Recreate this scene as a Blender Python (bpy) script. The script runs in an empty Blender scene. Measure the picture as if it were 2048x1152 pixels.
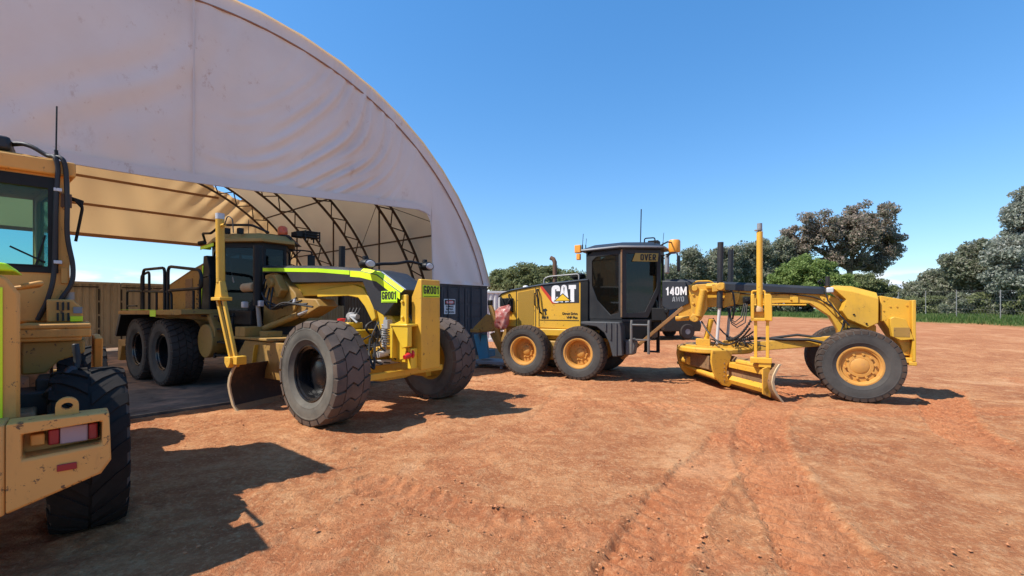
import bpy, math, random
import numpy as np
from mathutils import Vector, Matrix

random.seed(7)
RNG = np.random.default_rng(7)
sc = bpy.context.scene
COL = sc.collection
R_ = math.radians

# ------------------------------------------------------------------ camera, sky, sun, exposure
cam_d = bpy.data.cameras.new("camera")
cam = bpy.data.objects.new("camera", cam_d); COL.objects.link(cam)
cam.location = (0, 0, 1.75); cam.rotation_euler = (R_(90), 0, 0)
cam_d.sensor_width = 36.0; cam_d.lens = 900 / 2048 * 36.0
cam_d.shift_y = 40 / 2048
cam_d.clip_start = 0.05; cam_d.clip_end = 3000
sc.camera = cam

SUN = Vector((-0.71, -0.205, 1.0)).normalized()          # towards the sun
sd = bpy.data.lights.new("sun", 'SUN'); sd.energy = 4.75; sd.angle = R_(0.5); sd.color = (1.0, 0.95, 0.87)
so = bpy.data.objects.new("sun", sd); COL.objects.link(so)
so.rotation_euler = SUN.to_track_quat('Z', 'Y').to_euler(); so.location = SUN * 60

w = bpy.data.worlds.new("World"); sc.world = w; w.use_nodes = True
nt = w.node_tree; nt.nodes.clear()
def wn(t): return nt.nodes.new(t)
out = wn('ShaderNodeOutputWorld'); bg = wn('ShaderNodeBackground'); sky = wn('ShaderNodeTexSky')
sky.sky_type = 'NISHITA'; sky.sun_disc = False
sky.sun_elevation = math.asin(SUN.z); sky.sun_rotation = math.atan2(SUN.x, SUN.y)
sky.air_density = 1.15; sky.dust_density = 0.3; sky.ozone_density = 2.0; sky.altitude = 200
bg.inputs['Strength'].default_value = 0.15
# small cumulus low over the horizon
tc = wn('ShaderNodeTexCoord'); sep = wn('ShaderNodeSeparateXYZ'); nt.links.new(tc.outputs['Generated'], sep.inputs[0])
mp = wn('ShaderNodeMapping'); mp.inputs['Scale'].default_value = (9, 9, 34); nt.links.new(tc.outputs['Generated'], mp.inputs[0])
no = wn('ShaderNodeTexNoise'); no.inputs['Scale'].default_value = 1.3; no.inputs['Detail'].default_value = 7; no.inputs['Roughness'].default_value = 0.55
nt.links.new(mp.outputs[0], no.inputs['Vector'])
r1 = wn('ShaderNodeMapRange'); r1.inputs[1].default_value = 0.43; r1.inputs[2].default_value = 0.54; nt.links.new(no.outputs['Fac'], r1.inputs[0])
r2 = wn('ShaderNodeMapRange'); r2.interpolation_type = 'SMOOTHSTEP'; r2.inputs[1].default_value = 0.072; r2.inputs[2].default_value = 0.05; nt.links.new(sep.outputs['Z'], r2.inputs[0])
m1 = wn('ShaderNodeMath'); m1.operation = 'MULTIPLY'; nt.links.new(r1.outputs[0], m1.inputs[0]); nt.links.new(r2.outputs[0], m1.inputs[1])
hs = wn('ShaderNodeHueSaturation'); hs.inputs['Saturation'].default_value = 1.34; nt.links.new(sky.outputs[0], hs.inputs['Color'])
mx = wn('ShaderNodeMix'); mx.data_type = 'RGBA'; nt.links.new(m1.outputs[0], mx.inputs[0]); gm_ = wn('ShaderNodeGamma'); gm_.inputs['Gamma'].default_value = .72; nt.links.new(hs.outputs[0], gm_.inputs['Color'])
tn = wn('ShaderNodeMix'); tn.data_type = 'RGBA'; tn.blend_type = 'MULTIPLY'; tn.inputs[0].default_value = 1; nt.links.new(gm_.outputs[0], tn.inputs[6]); tn.inputs[7].default_value = (.90, 1.15, 1.44, 1)
nt.links.new(tn.outputs[2], mx.inputs[6])
mx.inputs[7].default_value = (4.6, 4.9, 5.3, 1)
nt.links.new(mx.outputs[2], bg.inputs['Color']); nt.links.new(bg.outputs[0], out.inputs[0])
sc.view_settings.view_transform = 'Standard'; sc.view_settings.look = 'None'
sc.view_settings.exposure = 0.55; sc.view_settings.gamma = 1.0

# ------------------------------------------------------------------ node helper
class G:
    def __init__(s, name):
        s.m = bpy.data.materials.new(name); s.m.use_nodes = True
        s.t = s.m.node_tree; s.t.nodes.clear()
        s.out = s.t.nodes.new('ShaderNodeOutputMaterial')
        s.tc = s.t.nodes.new('ShaderNodeTexCoord')
    def n(s, t, **kw):
        x = s.t.nodes.new(t)
        for k, v in kw.items(): setattr(x, k, v)
        return x
    def L(s, a, b): s.t.links.new(a, b)
    def put(s, sock, v):
        if hasattr(v, 'is_linked') or hasattr(v, 'links'): s.L(v, sock)
        elif isinstance(v, (tuple, list)) and sock.type == 'RGBA' and len(v) == 3: sock.default_value = (*v, 1)
        else: sock.default_value = v
    def obj(s): return s.tc.outputs['Object']
    def mapping(s, vec, scale=(1, 1, 1), rot=(0, 0, 0), loc=(0, 0, 0)):
        x = s.n('ShaderNodeMapping'); s.L(vec, x.inputs[0]); x.inputs['Scale'].default_value = scale; x.inputs['Rotation'].default_value = rot; x.inputs['Location'].default_value = loc
        return x.outputs[0]
    def noise(s, scale, detail=4, rough=.55, vec=None, dist=0):
        x = s.n('ShaderNodeTexNoise'); x.inputs['Scale'].default_value = scale; x.inputs['Detail'].default_value = detail
        x.inputs['Roughness'].default_value = rough; x.inputs['Distortion'].default_value = dist
        s.L(vec if vec is not None else s.obj(), x.inputs['Vector']); return x.outputs['Fac']
    def rng(s, v, a, b, c=0., d=1., smooth=False):
        x = s.n('ShaderNodeMapRange'); s.put(x.inputs[0], v)
        if smooth: x.interpolation_type = 'SMOOTHSTEP'
        for i, q in enumerate((a, b, c, d)): x.inputs[i + 1].default_value = q
        return x.outputs[0]
    def math(s, op, a, b=0.):
        x = s.n('ShaderNodeMath', operation=op); s.put(x.inputs[0], a); s.put(x.inputs[1], b); return x.outputs[0]
    def mix(s, f, a, b, mode='MIX'):
        x = s.n('ShaderNodeMix', data_type='RGBA', blend_type=mode); s.put(x.inputs[0], f); s.put(x.inputs[6], a); s.put(x.inputs[7], b); return x.outputs[2]
    def ramp(s, f, stops):
        x = s.n('ShaderNodeValToRGB'); s.put(x.inputs[0], f); e = x.color_ramp.elements
        while len(e) < len(stops): e.new(.5)
        for i, (p, c) in enumerate(stops): e[i].position = p; e[i].color = (*c, 1)
        return x.outputs[0]
    def bump(s, h, strength=.3, dist=.02, normal=None):
        x = s.n('ShaderNodeBump'); x.inputs['Strength'].default_value = strength; x.inputs['Distance'].default_value = dist
        s.L(h, x.inputs['Height'])
        if normal is not None: s.L(normal, x.inputs['Normal'])
        return x.outputs[0]
    def bsdf(s, col, rough=.5, metal=0., normal=None, spec=.5, coat=0.):
        x = s.n('ShaderNodeBsdfPrincipled'); s.put(x.inputs['Base Color'], col); s.put(x.inputs['Roughness'], rough); s.put(x.inputs['Metallic'], metal)
        x.inputs['Specular IOR Level'].default_value = spec; x.inputs['Coat Weight'].default_value = coat
        if normal is not None: s.L(normal, x.inputs['Normal'])
        return x.outputs[0]
    def done(s, sh): s.L(sh, s.out.inputs['Surface']); return s.m

DUST = (.40, .185, .085)
def paint(name, base, rough=.4, dust=.35, chips=0., chipcol=(.05, .03, .02), scale=2.2, spec=.5, grime=.25, dustcol=DUST):
    g = G(name)
    n1 = g.noise(scale, 6, .6); n2 = g.noise(scale * 9, 5, .65); n3 = g.noise(.9, 2)
    c = g.mix(g.rng(n3, .3, .7), tuple(x * .88 for x in base), tuple(min(1, x * 1.08) for x in base))
    c = g.mix(g.math('MULTIPLY', g.rng(n1, .45, .75), g.math('MULTIPLY', g.rng(n2, .3, .7), dust)), c, dustcol)
    if grime:
        gv = g.noise(3.1, 6, .7, g.mapping(g.obj(), (1, 1, .35), loc=(3, 1, 7)))
        c = g.mix(g.math('MULTIPLY', g.rng(gv, .56, .72), grime), c, (.06, .04, .025))
    if chips:
        n4 = g.noise(14, 5, .75)
        c = g.mix(g.math('MULTIPLY', g.rng(n4, .66 - .1 * chips, .70 - .1 * chips), .85), c, chipcol)
    ro = g.rng(n1, .3, .75, rough, min(1, rough + .3))
    return g.done(g.bsdf(c, ro, 0, g.bump(n2, .05, .004), spec))
M = {}
M['yellow'] = paint('yellow_paint', (.66, .365, .030), .36, .36, .3)
M['yellow_st'] = paint('stained_yellow_paint', (.62, .33, .03), .42, .6, .6, chipcol=(.10, .045, .025), grime=.5)
M['yellow_b'] = paint('bright_yellow_paint', (.72, .45, .03), .32, .20, 0, grime=.14)
M['yellow_old'] = paint('faded_yellow_paint', (.66, .315, .065), .5, .42, .35, grime=.3)
M['yellow_dirt_shade'] = paint('dirty_shaded_yellow_paint', (.33, .185, .036), .55, .6, .6, grime=.6)  # dirt and grime, plus a dark base that paints shade on some parts
M['yellow_worn'] = paint('worn_bumper_paint', (.69, .345, .085), .5, .45, .70, grime=.4)
M['mast'] = paint('mast_yellow_paint', (.66, .36, .03), .35, .2, .25)
M['yellow_shade'] = paint('shaded_yellow_paint', (.32, .20, .05), .5, .4, .2, grime=.3)  # cab roof yellow with the shed's shade put into its base colour
M['brown'] = paint('earth_stained_steel', (.22, .125, .055), .6, .7, .8, grime=.5)
M['black'] = paint('black_paint', (.008, .0085, .009), .42, .06, 0, grime=0, spec=.28, dustcol=(.16, .11, .08))
M['black_d'] = paint('dusty_black_paint', (.013, .014, .016), .45, .16, 0, grime=0, dustcol=(.16, .12, .09))
M['slate'] = paint('slate_black_paint', (.019, .022, .027), .38, .10, 0, grime=0, dustcol=(.16, .12, .1))
M['gloss_black'] = paint('gloss_black_paint', (.008, .008, .009), .12, .05, 0, grime=0, dustcol=(.2, .15, .12))
M['steel'] = paint('bare_steel', (.34, .34, .33), .35, .3, 0, grime=.2)
M['rod'] = paint('chrome_rod', (.55, .53, .5), .2, .2, 0, grime=0)
M['silver'] = paint('grey_metal', (.5, .52, .54), .35, .1, 0, grime=.1)
M['rust'] = paint('rusty_steel', (.12, .065, .04), .7, .5, 0)
M['cutting'] = paint('worn_blade_face', (.034, .022, .016), .6, .3, .2, chipcol=(.10, .065, .045), spec=.3)
M['cream'] = paint('worn_end_plate', (.5, .38, .22), .5, .4, 0)
M['hose'] = paint('rubber_hose', (.014, .014, .015), .5, .25, 0, grime=0, dustcol=(.14, .1, .07))
M['neon'] = paint('fluorescent_tape', (.52, .83, .012), .45, .1, 0, grime=.08)
M['neon_y'] = paint('fluorescent_yellow_tape', (.74, .90, .01), .45, .12, .2, grime=.1)
M['red'] = paint('red_plastic', (.55, .02, .02), .3, .12, 0, grime=0)
M['red_dull'] = paint('dull_red_lens', (.30, .014, .02), .3, .25, 0, grime=.2)
M['orange'] = paint('orange_paint', (.80, .32, .03), .4, .2, .2)
M['amber'] = paint('red_orange_piece', (.62, .09, .02), .25, .1, 0, grime=0)
M['lens'] = paint('clear_lens', (.42, .42, .44), .12, .15, 0, grime=.1)
M['pinklens'] = paint('dusty_clear_lens', (.34, .26, .29), .25, .35, 0, grime=.1)
M['white'] = paint('white_paint', (.74, .74, .72), .5, .15, 0, grime=.12)
M['ink'] = paint('black_ink', (.012, .014, .012), .5, 0, 0, grime=0)
M['decal_white'] = paint('white_decal', (.8, .8, .78), .45, .1, 0, grime=.05)
M['decal_grey'] = paint('grey_decal', (.30, .32, .33), .45, .1, 0, grime=0)
M['decal_red'] = paint('red_decal', (.50, .035, .012), .45, .1, 0, grime=0)
M['decal_yellow'] = paint('yellow_decal', (.80, .50, .02), .45, .1, 0, grime=0)
M['banner'] = paint('dull_yellow_banner', (.34, .24, .05), .5, .2, 0, grime=.2)
M['rim_y'] = paint('dusty_yellow_rim', (.56, .27, .05), .5, .65, .3, grime=.35)
M['step_grey'] = paint('worn_grey_steps', (.10, .10, .095), .5, .4, .3)
M['link'] = paint('rusty_yellow_link', (.24, .115, .03), .6, .6, .6, grime=.5)
M['fender_grey'] = paint('dusty_dark_plastic', (.045, .047, .05), .55, .35, 0, grime=0, dustcol=(.16, .13, .11))
M['post_grey'] = paint('weathered_post', (.20, .20, .19), .6, .2, 0)
M['blue'] = paint('blue_paint', (.06, .27, .42), .5, .3, .3)
M['greyflat'] = paint('grey_steel_sheet', (.22, .24, .25), .5, .4, .2)
M['tan_box'] = paint('tan_container_paint', (.29, .245, .175), .6, .12, .05)
M['tan_line'] = paint('dark_door_seal', (.02, .016, .013), .7, .1, 0, grime=0)
M['grey_box'] = paint('charcoal_container_paint', (.040, .041, .046), .55, .12, 0, grime=.1, dustcol=(.2, .14, .11))
M['green_box'] = paint('grey_green_container_paint', (.14, .15, .12), .6, .2, .1)
M['white_box'] = paint('white_container_paint', (.72, .71, .68), .55, .12, .05)
M['truss'] = paint('dark_steel_truss', (.055, .036, .028), .6, .3, 0, grime=0)
M['tan_hose'] = paint('tan_canister', (.55, .36, .18), .6, .3, 0)
M['seat'] = paint('dark_upholstery', (.02, .02, .025), .8, .15, 0, grime=0)
M['white_rail'] = paint('pale_rail', (.28, .25, .21), .45, .3, 0)

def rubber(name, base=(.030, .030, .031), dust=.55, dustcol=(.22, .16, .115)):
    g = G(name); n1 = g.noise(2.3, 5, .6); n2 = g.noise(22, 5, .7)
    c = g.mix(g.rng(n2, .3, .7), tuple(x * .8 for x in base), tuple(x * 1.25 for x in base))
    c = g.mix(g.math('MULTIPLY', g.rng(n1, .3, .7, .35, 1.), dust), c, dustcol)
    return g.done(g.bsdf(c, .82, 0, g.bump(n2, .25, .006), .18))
M['tread_dusty'] = rubber('dusty_tread_rubber', dust=.58, dustcol=(.25, .17, .12))
M['side_dusty'] = rubber('grey_sidewall_rubber', dust=.70, dustcol=(.25, .225, .18))
M['tread'] = rubber('worn_tread_rubber', (.022, .022, .022), .42, (.20, .125, .08))
M['side'] = rubber('sidewall_rubber', (.030, .031, .032), .42, (.17, .15, .125))
M['tread_dk'] = rubber('dark_tread_rubber', (.02, .02, .021), .30, (.16, .11, .08))

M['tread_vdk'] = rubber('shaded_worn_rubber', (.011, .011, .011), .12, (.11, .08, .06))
def glass(name, tint=(.10, .16, .15), refl=.7, rough=.03):
    g = G(name)
    tr = g.n('ShaderNodeBsdfTransparent'); tr.inputs[0].default_value = (*tint, 1)
    gl = g.n('ShaderNodeBsdfGlossy'); gl.inputs['Roughness'].default_value = rough; gl.inputs[0].default_value = (.9, .95, 1, 1)
    fr = g.n('ShaderNodeFresnel'); fr.inputs['IOR'].default_value = 1.5
    d = g.n('ShaderNodeBsdfDiffuse'); d.inputs[0].default_value = (.10, .09, .075, 1)
    m0 = g.n('ShaderNodeMixShader'); m0.inputs[0].default_value = .05; g.L(tr.outputs[0], m0.inputs[1]); g.L(d.outputs[0], m0.inputs[2])
    m1 = g.n('ShaderNodeMixShader'); g.L(g.rng(fr.outputs[0], 0, 1, 0.0, refl), m1.inputs[0]); g.L(m0.outputs[0], m1.inputs[1]); g.L(gl.outputs[0], m1.inputs[2])
    return g.done(m1.outputs[0])
M['glass'] = glass('tinted_cab_glass', (.30, .37, .39), refl=.45)
M['glass_dk'] = glass('dark_cab_glass', (.17, .24, .23), refl=.8)
M['glass_ld'] = glass('green_rear_glass', (.48, .76, .76), refl=.4)
M['mirror'] = paint('mirror_glass', (.10, .11, .12), .08, 0, 0, grime=0)

def cloth(name, base, stain, trans, transcol, stain_amt=.5):
    g = G(name)
    n1 = g.noise(.42, 6, .62); n2 = g.noise(2.6, 6, .7, g.mapping(g.obj(), (1, 1, .55))); n3 = g.noise(.16, 3)
    n4 = g.noise(1.1, 7, .72, g.mapping(g.obj(), (1.3, 1.3, .8), loc=(4, 2, 9)))
    c = g.mix(g.rng(n3, .3, .7), tuple(x * .93 for x in base), base)
    c = g.mix(g.math('MULTIPLY', g.rng(n1, .40, .72), .30 * stain_amt), c, stain)
    spots = g.math('MULTIPLY', g.rng(n4, .58, .70), g.rng(n2, .48, .62))
    c = g.mix(g.math('MULTIPLY', spots, .75 * stain_amt), c, tuple(x * .8 for x in stain))
    if trans < .25:
        n6 = g.noise(3.4, 8, .78, g.mapping(g.obj(), (1, 1, .7), loc=(8, 3, 1))); n7 = g.noise(.33, 2, .5, g.mapping(g.obj(), loc=(2, 6, 3)))
        c = g.mix(g.math('MULTIPLY', g.math('MULTIPLY', g.rng(n6, .58, .68), g.rng(n7, .50, .64)), .65), c, (.42, .22, .13))
    weave = g.noise(60, 2)
    p = g.bsdf(c, .62, 0, g.bump(g.math('ADD', g.noise(1.7, 5, .6), g.math('MULTIPLY', weave, .12)), .22, .04), .3)
    t = g.n('ShaderNodeBsdfTranslucent'); g.put(t.inputs[0], g.mix(.5, transcol, c, 'MULTIPLY'))
    m = g.n('ShaderNodeMixShader'); m.inputs[0].default_value = trans; g.L(p, m.inputs[1]); g.L(t.outputs[0], m.inputs[2])
    return g.done(m.outputs[0])
M['curtain'] = cloth('dusty_white_shed_fabric', (.80, .735, .70), (.50, .28, .18), .19, (1, .91, .84), .62)
M['backcloth'] = cloth('tan_translucent_fabric', (.66, .50, .30), (.48, .26, .12), .38, (1.0, .72, .38), .6)
M['roofcloth'] = cloth('tan_translucent_roof_fabric', (.66, .53, .37), (.48, .26, .13), .30, (1.0, .78, .50), .6)
M['cord'] = paint('rusty_hem_cord', (.32, .17, .12), .7, .5, 0)

# ------------------------------------------------------------------ mesh helper
class MB:
    def __init__(s): s.v = []; s.f = []
    def add(s, vs, fs):
        o = len(s.v); s.v += [tuple(p) for p in vs]; s.f += [tuple(i + o for i in f) for f in fs]; return s
    def box(s, x0, x1, y0, y1, z0, z1):
        return s.add([(x0, y0, z0), (x1, y0, z0), (x1, y1, z0), (x0, y1, z0), (x0, y0, z1), (x1, y0, z1), (x1, y1, z1), (x0, y1, z1)],
                     [(0, 3, 2, 1), (4, 5, 6, 7), (0, 1, 5, 4), (1, 2, 6, 5), (2, 3, 7, 6), (3, 0, 4, 7)])
    def prism(s, poly, a0, a1, axis='y'):
        def P(p, a):
            return (p[0], a, p[1]) if axis == 'y' else ((a, p[0], p[1]) if axis == 'x' else (p[0], p[1], a))
        n = len(poly); vs = [P(p, a0) for p in poly] + [P(p, a1) for p in poly]
        fs = [tuple(range(n)), tuple(range(2 * n - 1, n - 1, -1))] + [(i, i + n, (i + 1) % n + n, (i + 1) % n) for i in range(n)]
        return s.add(vs, fs)
    def loft(s, secs, cap=True):
        n = len(secs[0]); vs = [p for q in secs for p in q]; fs = []
        for k in range(len(secs) - 1):
            for i in range(n):
                j = (i + 1) % n; fs.append((k * n + i, (k + 1) * n + i, (k + 1) * n + j, k * n + j))
        if cap: fs += [tuple(range(n)), tuple(range(len(vs) - 1, len(vs) - n - 1, -1))]
        return s.add(vs, fs)
    def tube(s, pts, r, n=8, rs=None):
        pts = [Vector(p) for p in pts]; secs = []; a = None
        for i, p in enumerate(pts):
            if i == 0: d = pts[1] - p
            elif i == len(pts) - 1: d = p - pts[i - 1]
            else: d = (pts[i + 1] - p).normalized() + (p - pts[i - 1]).normalized()
            d.normalize()
            if a is None:
                ref = Vector((0, 0, 1)) if abs(d.z) < .9 else Vector((1, 0, 0)); a = d.cross(ref).normalized()
            else:
                a = a - d * a.dot(d)
                if a.length < 1e-5: a = d.cross(Vector((.3, 1, .2)))
                a.normalize()
            b = d.cross(a)
            rr = rs[i] if rs else r
            secs.append([p + a * math.cos(t) * rr + b * math.sin(t) * rr for t in [2 * math.pi * k / n for k in range(n)]])
        return s.loft(secs)
    def lathe(s, prof, c, axis='y', n=32, close=False):
        # prof: (radius, offset along axis)
        secs = []
        for k in range(n):
            t = 2 * math.pi * k / n; ct, st = math.cos(t), math.sin(t); q = []
            for r, h in prof:
                q.append((c[0] + r * ct, c[1] + h, c[2] + r * st) if axis == 'y' else ((c[0] + r * ct, c[1] + r * st, c[2] + h) if axis == 'z' else (c[0] + h, c[1] + r * ct, c[2] + r * st)))
            secs.append(q)
        m = len(prof); vs = [p for q in secs for p in q]; fs = []
        for k in range(n):
            k2 = (k + 1) % n
            for i in range(m - 1): fs.append((k * m + i, k2 * m + i, k2 * m + i + 1, k * m + i + 1))
        return s.add(vs, fs)
    def cyl(s, c, r, h0, h1, axis='y', n=20): return s.lathe([(0, h0), (r, h0), (r, h1), (0, h1)], c, axis, n)
    def ring_panel(s, outer, inner, mapf, th):
        n = len(outer); vs = []
        for off in (0, th):
            vs += [mapf(a, b, off) for a, b in outer]; vs += [mapf(a, b, off) for a, b in inner]
        fs = []
        for i in range(n):
            j = (i + 1) % n
            fs += [(i, j, n + j, n + i), (2 * n + i, 3 * n + i, 3 * n + j, 2 * n + j), (i, 2 * n + i, 2 * n + j, j), (n + i, n + j, 3 * n + j, 3 * n + i)]
        return s.add(vs, fs)
    def build(s, name, mat, parent=None, bevel=0., smooth=35, fixn=True):
        me = bpy.data.meshes.new(name); me.from_pydata(s.v, [], s.f)
        if fixn and len(s.f) < 60000:
            import bmesh
            bm = bmesh.new(); bm.from_mesh(me); bmesh.ops.remove_doubles(bm, verts=bm.verts, dist=1e-5)
            bmesh.ops.recalc_face_normals(bm, faces=bm.faces); bm.to_mesh(me); bm.free()
        if smooth:
            me.polygons.foreach_set('use_smooth', [True] * len(me.polygons)); me.set_sharp_from_angle(angle=R_(smooth))
        me.materials.append(M[mat] if isinstance(mat, str) else mat)
        o = bpy.data.objects.new(name, me); COL.objects.link(o)
        if parent is not None: o.parent = parent
        if bevel:
            b = o.modifiers.new('bevel', 'BEVEL'); b.width = bevel; b.segments = 2; b.limit_method = 'ANGLE'; b.angle_limit = R_(40)
        return o
def rounded(pts, r=.08, k=4):
    # polyline with rounded corners
    P = [Vector(p) for p in pts]; o = [P[0]]
    for i in range(1, len(P) - 1):
        a = (P[i - 1] - P[i]); b = (P[i + 1] - P[i]); ra = min(r, a.length * .45, b.length * .45)
        p0 = P[i] + a.normalized() * ra; p1 = P[i] + b.normalized() * ra
        for t in [j / k for j in range(k + 1)]: o.append(p0 * (1 - t) ** 2 + P[i] * 2 * t * (1 - t) + p1 * t * t)
    o.append(P[-1]); return o
def sag(a, b, d, n=10):
    a = Vector(a); b = Vector(b); return [a.lerp(b, i / n) + Vector((0, 0, -d * 4 * (i / n) * (1 - i / n))) for i in range(n + 1)]
def tag(o, label=None, cat=None, group=None, kind=None):
    if label: o['label'] = label
    if cat: o['category'] = cat
    if group: o['group'] = group
    if kind: o['kind'] = kind
    return o
def thing(name, loc, rz, label, cat, group=None):
    o = bpy.data.objects.new(name, None); COL.objects.link(o); o.location = loc; o.rotation_euler = (0, 0, rz); o.empty_display_size = .2
    return tag(o, label, cat, group)
def copy_tree(o, parent=None):
    c = o.copy(); COL.objects.link(c)
    if parent is not None: c.parent = parent
    for ch in list(o.children): copy_tree(ch, c)
    return c
def text(body, size, loc, rot, mat, parent, name='lettering', xs=1., off=0., th=.002, align='CENTER'):
    cu = bpy.data.curves.new('t', 'FONT'); cu.body = body; cu.size = size; cu.align_x = align; cu.align_y = 'CENTER'; cu.offset = off; cu.extrude = th; cu.resolution_u = 3
    t = bpy.data.objects.new('t', cu); COL.objects.link(t)
    bpy.context.view_layer.update()
    me = bpy.data.meshes.new_from_object(t.evaluated_get(bpy.context.evaluated_depsgraph_get()))
    bpy.data.objects.remove(t); bpy.data.curves.remove(cu)
    o = bpy.data.objects.new(name, me); me.name = name; me.materials.clear(); me.materials.append(M[mat]); COL.objects.link(o)
    o.location = loc; o.rotation_euler = rot; o.scale = (xs, 1, 1)
    if parent is not None: o.parent = parent
    return o
def glyphs():
    L, R, B, T = .085, .415, .085, .915
    return {
     'C': (.5, [([(R, .68), (R, T), (L, T), (L, B), (R, B), (R, .32)], .13, 0)]),
     'G': (.5, [([(R, .70), (R, T), (L, T), (L, B), (R, B), (R, .47), (.25, .47)], .13, 0)]),
     'A': (.52, [([(.06, 0), (.21, .93), (.31, .93), (.46, 0)], .03, 0), ([(.13, .28), (.39, .28)], 0, 0)]),
     'T': (.48, [([(0, T), (.48, T)], 0, 0), ([(.24, 0), (.24, T)], 0, 0)]),
     'R': (.5, [([(L, 0), (L, T), (R, T), (R, .48), (L, .48)], .13, 0), ([(.22, .48), (R, 0)], 0, 0)]),
     'O': (.5, [([(L, .5), (L, T), (R, T), (R, B), (L, B), (L, .5)], .15, 0)]),
     '0': (.5, [([(L, .5), (L, T), (R, T), (R, B), (L, B), (L, .5)], .15, 0)]),
     '1': (.40, [([(.04, .70), (.24, .86), (.24, 0)], .0, 0), ([(.16, .90), (.325, .90)], 0, 0)]),
     '4': (.5, [([(.36, 0), (.36, .96), (.07, .34), (.07, .25), (.49, .25)], .02, 0)]),
     'M': (.74, [([(L, 0), (L, 1)], 0, 0), ([(.10, .97), (.37, .24), (.64, .97)], 0, 0), ([(.655, 0), (.655, 1)], 0, 0)]),
     'V': (.5, [([(.06, 1), (.25, .06), (.44, 1)], .01, 0)]),
     'E': (.46, [([(.44, T), (L, T), (L, B), (.44, B)], .0, 0), ([(L, .5), (.38, .5)], 0, 0)]),
     'W': (.80, [([(.06, 1), (.21, .06), (.40, .85), (.59, .06), (.74, 1)], 0, 0)]),
     'D': (.5, [([(L, .5), (L, T), (R, T), (R, B), (L, B), (L, .5)], .10, 0)])}
GL = glyphs()
def letters(body, h, loc, rot, mat, parent, xs=1., t=.17, name='lettering', th=.002, gap=.10):
    mb = MB(); x0 = 0.; k = 0; items = []
    for ch in body: items.append((x0, ch)); x0 += GL[ch][0] + gap
    tot = x0 - gap
    for bx, ch in items:
        for pts, r, _ in GL[ch][1]:
            P = [Vector((a, b, 0)) for a, b in pts]
            if r: P = rounded(P, r, 5)
            n = len(P); le, ri = [], []
            closed = (P[0] - P[-1]).length < 1e-6
            for i in range(n):
                d0 = (P[i] - P[i - 1]).normalized() if i else ((P[0] - P[-2]).normalized() if closed else (P[1] - P[0]).normalized())
                d1 = (P[i + 1] - P[i]).normalized() if i < n - 1 else ((P[1] - P[0]).normalized() if closed else d0)
                n0 = Vector((-d0.y, d0.x, 0)); n1 = Vector((-d1.y, d1.x, 0)); m = (n0 + n1)
                if m.length < 1e-3: m = n0
                m.normalize(); q = m * (t / 2 / max(.45, m.dot(n0))); le.append(P[i] + q); ri.append(P[i] - q)
            def W(p, y): return ((bx + p.x - tot / 2) * h * xs, y, (p.y - .5) * h)
            secs = [[W(a, 0), W(a, -th - .0003 * k), W(b, -th - .0003 * k), W(b, 0)] for a, b in zip(le, ri)]; mb.loft(secs); k = (k + 1) % 3
    o = mb.build(name, mat, parent, 0, 0); o.location = loc
    o.rotation_euler = (0, 0, rot); return o
NEAR = (R_(90), 0, 0)        # lettering facing local -y
FRONT = (R_(90), 0, R_(90))  # lettering facing local +x

# ------------------------------------------------------------------ ground
def sstep(a, b, x):
    t = np.clip((x - a) / (b - a), 0, 1); return t * t * (3 - 2 * t)
def terrain(x, y):
    x = np.asarray(x, float); y = np.asarray(y, float)
    r = np.maximum(0, y - 12.0); r = np.where(r < 3, r * r / 6, r - 1.5) * .0535
    r = 1.12 - np.log1p(np.exp((1.12 - r) * 6)) / 6; r = np.maximum(r, 0) if r.ndim == 0 else np.clip(r, 0, None)
    return r * sstep(0.5, 5.0, x - .12 * (y - 12))
def tz(x, y): return float(terrain(np.array([x]), np.array([y]))[0])
def vnoise(x, y, seed):
    xi = np.floor(x).astype(np.int64); yi = np.floor(y).astype(np.int64); fx = x - xi; fy = y - yi
    fx = fx * fx * (3 - 2 * fx); fy = fy * fy * (3 - 2 * fy)
    def h(a, b):
        n = (a * 374761393 + b * 668265263 + seed * 1442695041) & 0xffffffff
        n = ((n ^ (n >> 13)) * 1274126177) & 0xffffffff
        return ((n ^ (n >> 16)) & 0xffff) / 65535.0
    a = h(xi, yi); b = h(xi + 1, yi); c = h(xi, yi + 1); d = h(xi + 1, yi + 1)
    return (a * (1 - fx) + b * fx) * (1 - fy) + (c * (1 - fx) + d * fx) * fy - .5
def axis_coords(lo, hi, dense, step, grow=1.22):
    c = list(np.arange(dense[0], dense[1] + 1e-6, step)); s = step
    while c[-1] < hi: s *= grow; c.append(min(hi, c[-1] + s))
    s = step; pre = []; p = c[0]
    while p > lo: s *= grow; p = max(lo, p - s); pre.append(p)
    return np.array(pre[::-1] + c)
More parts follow.
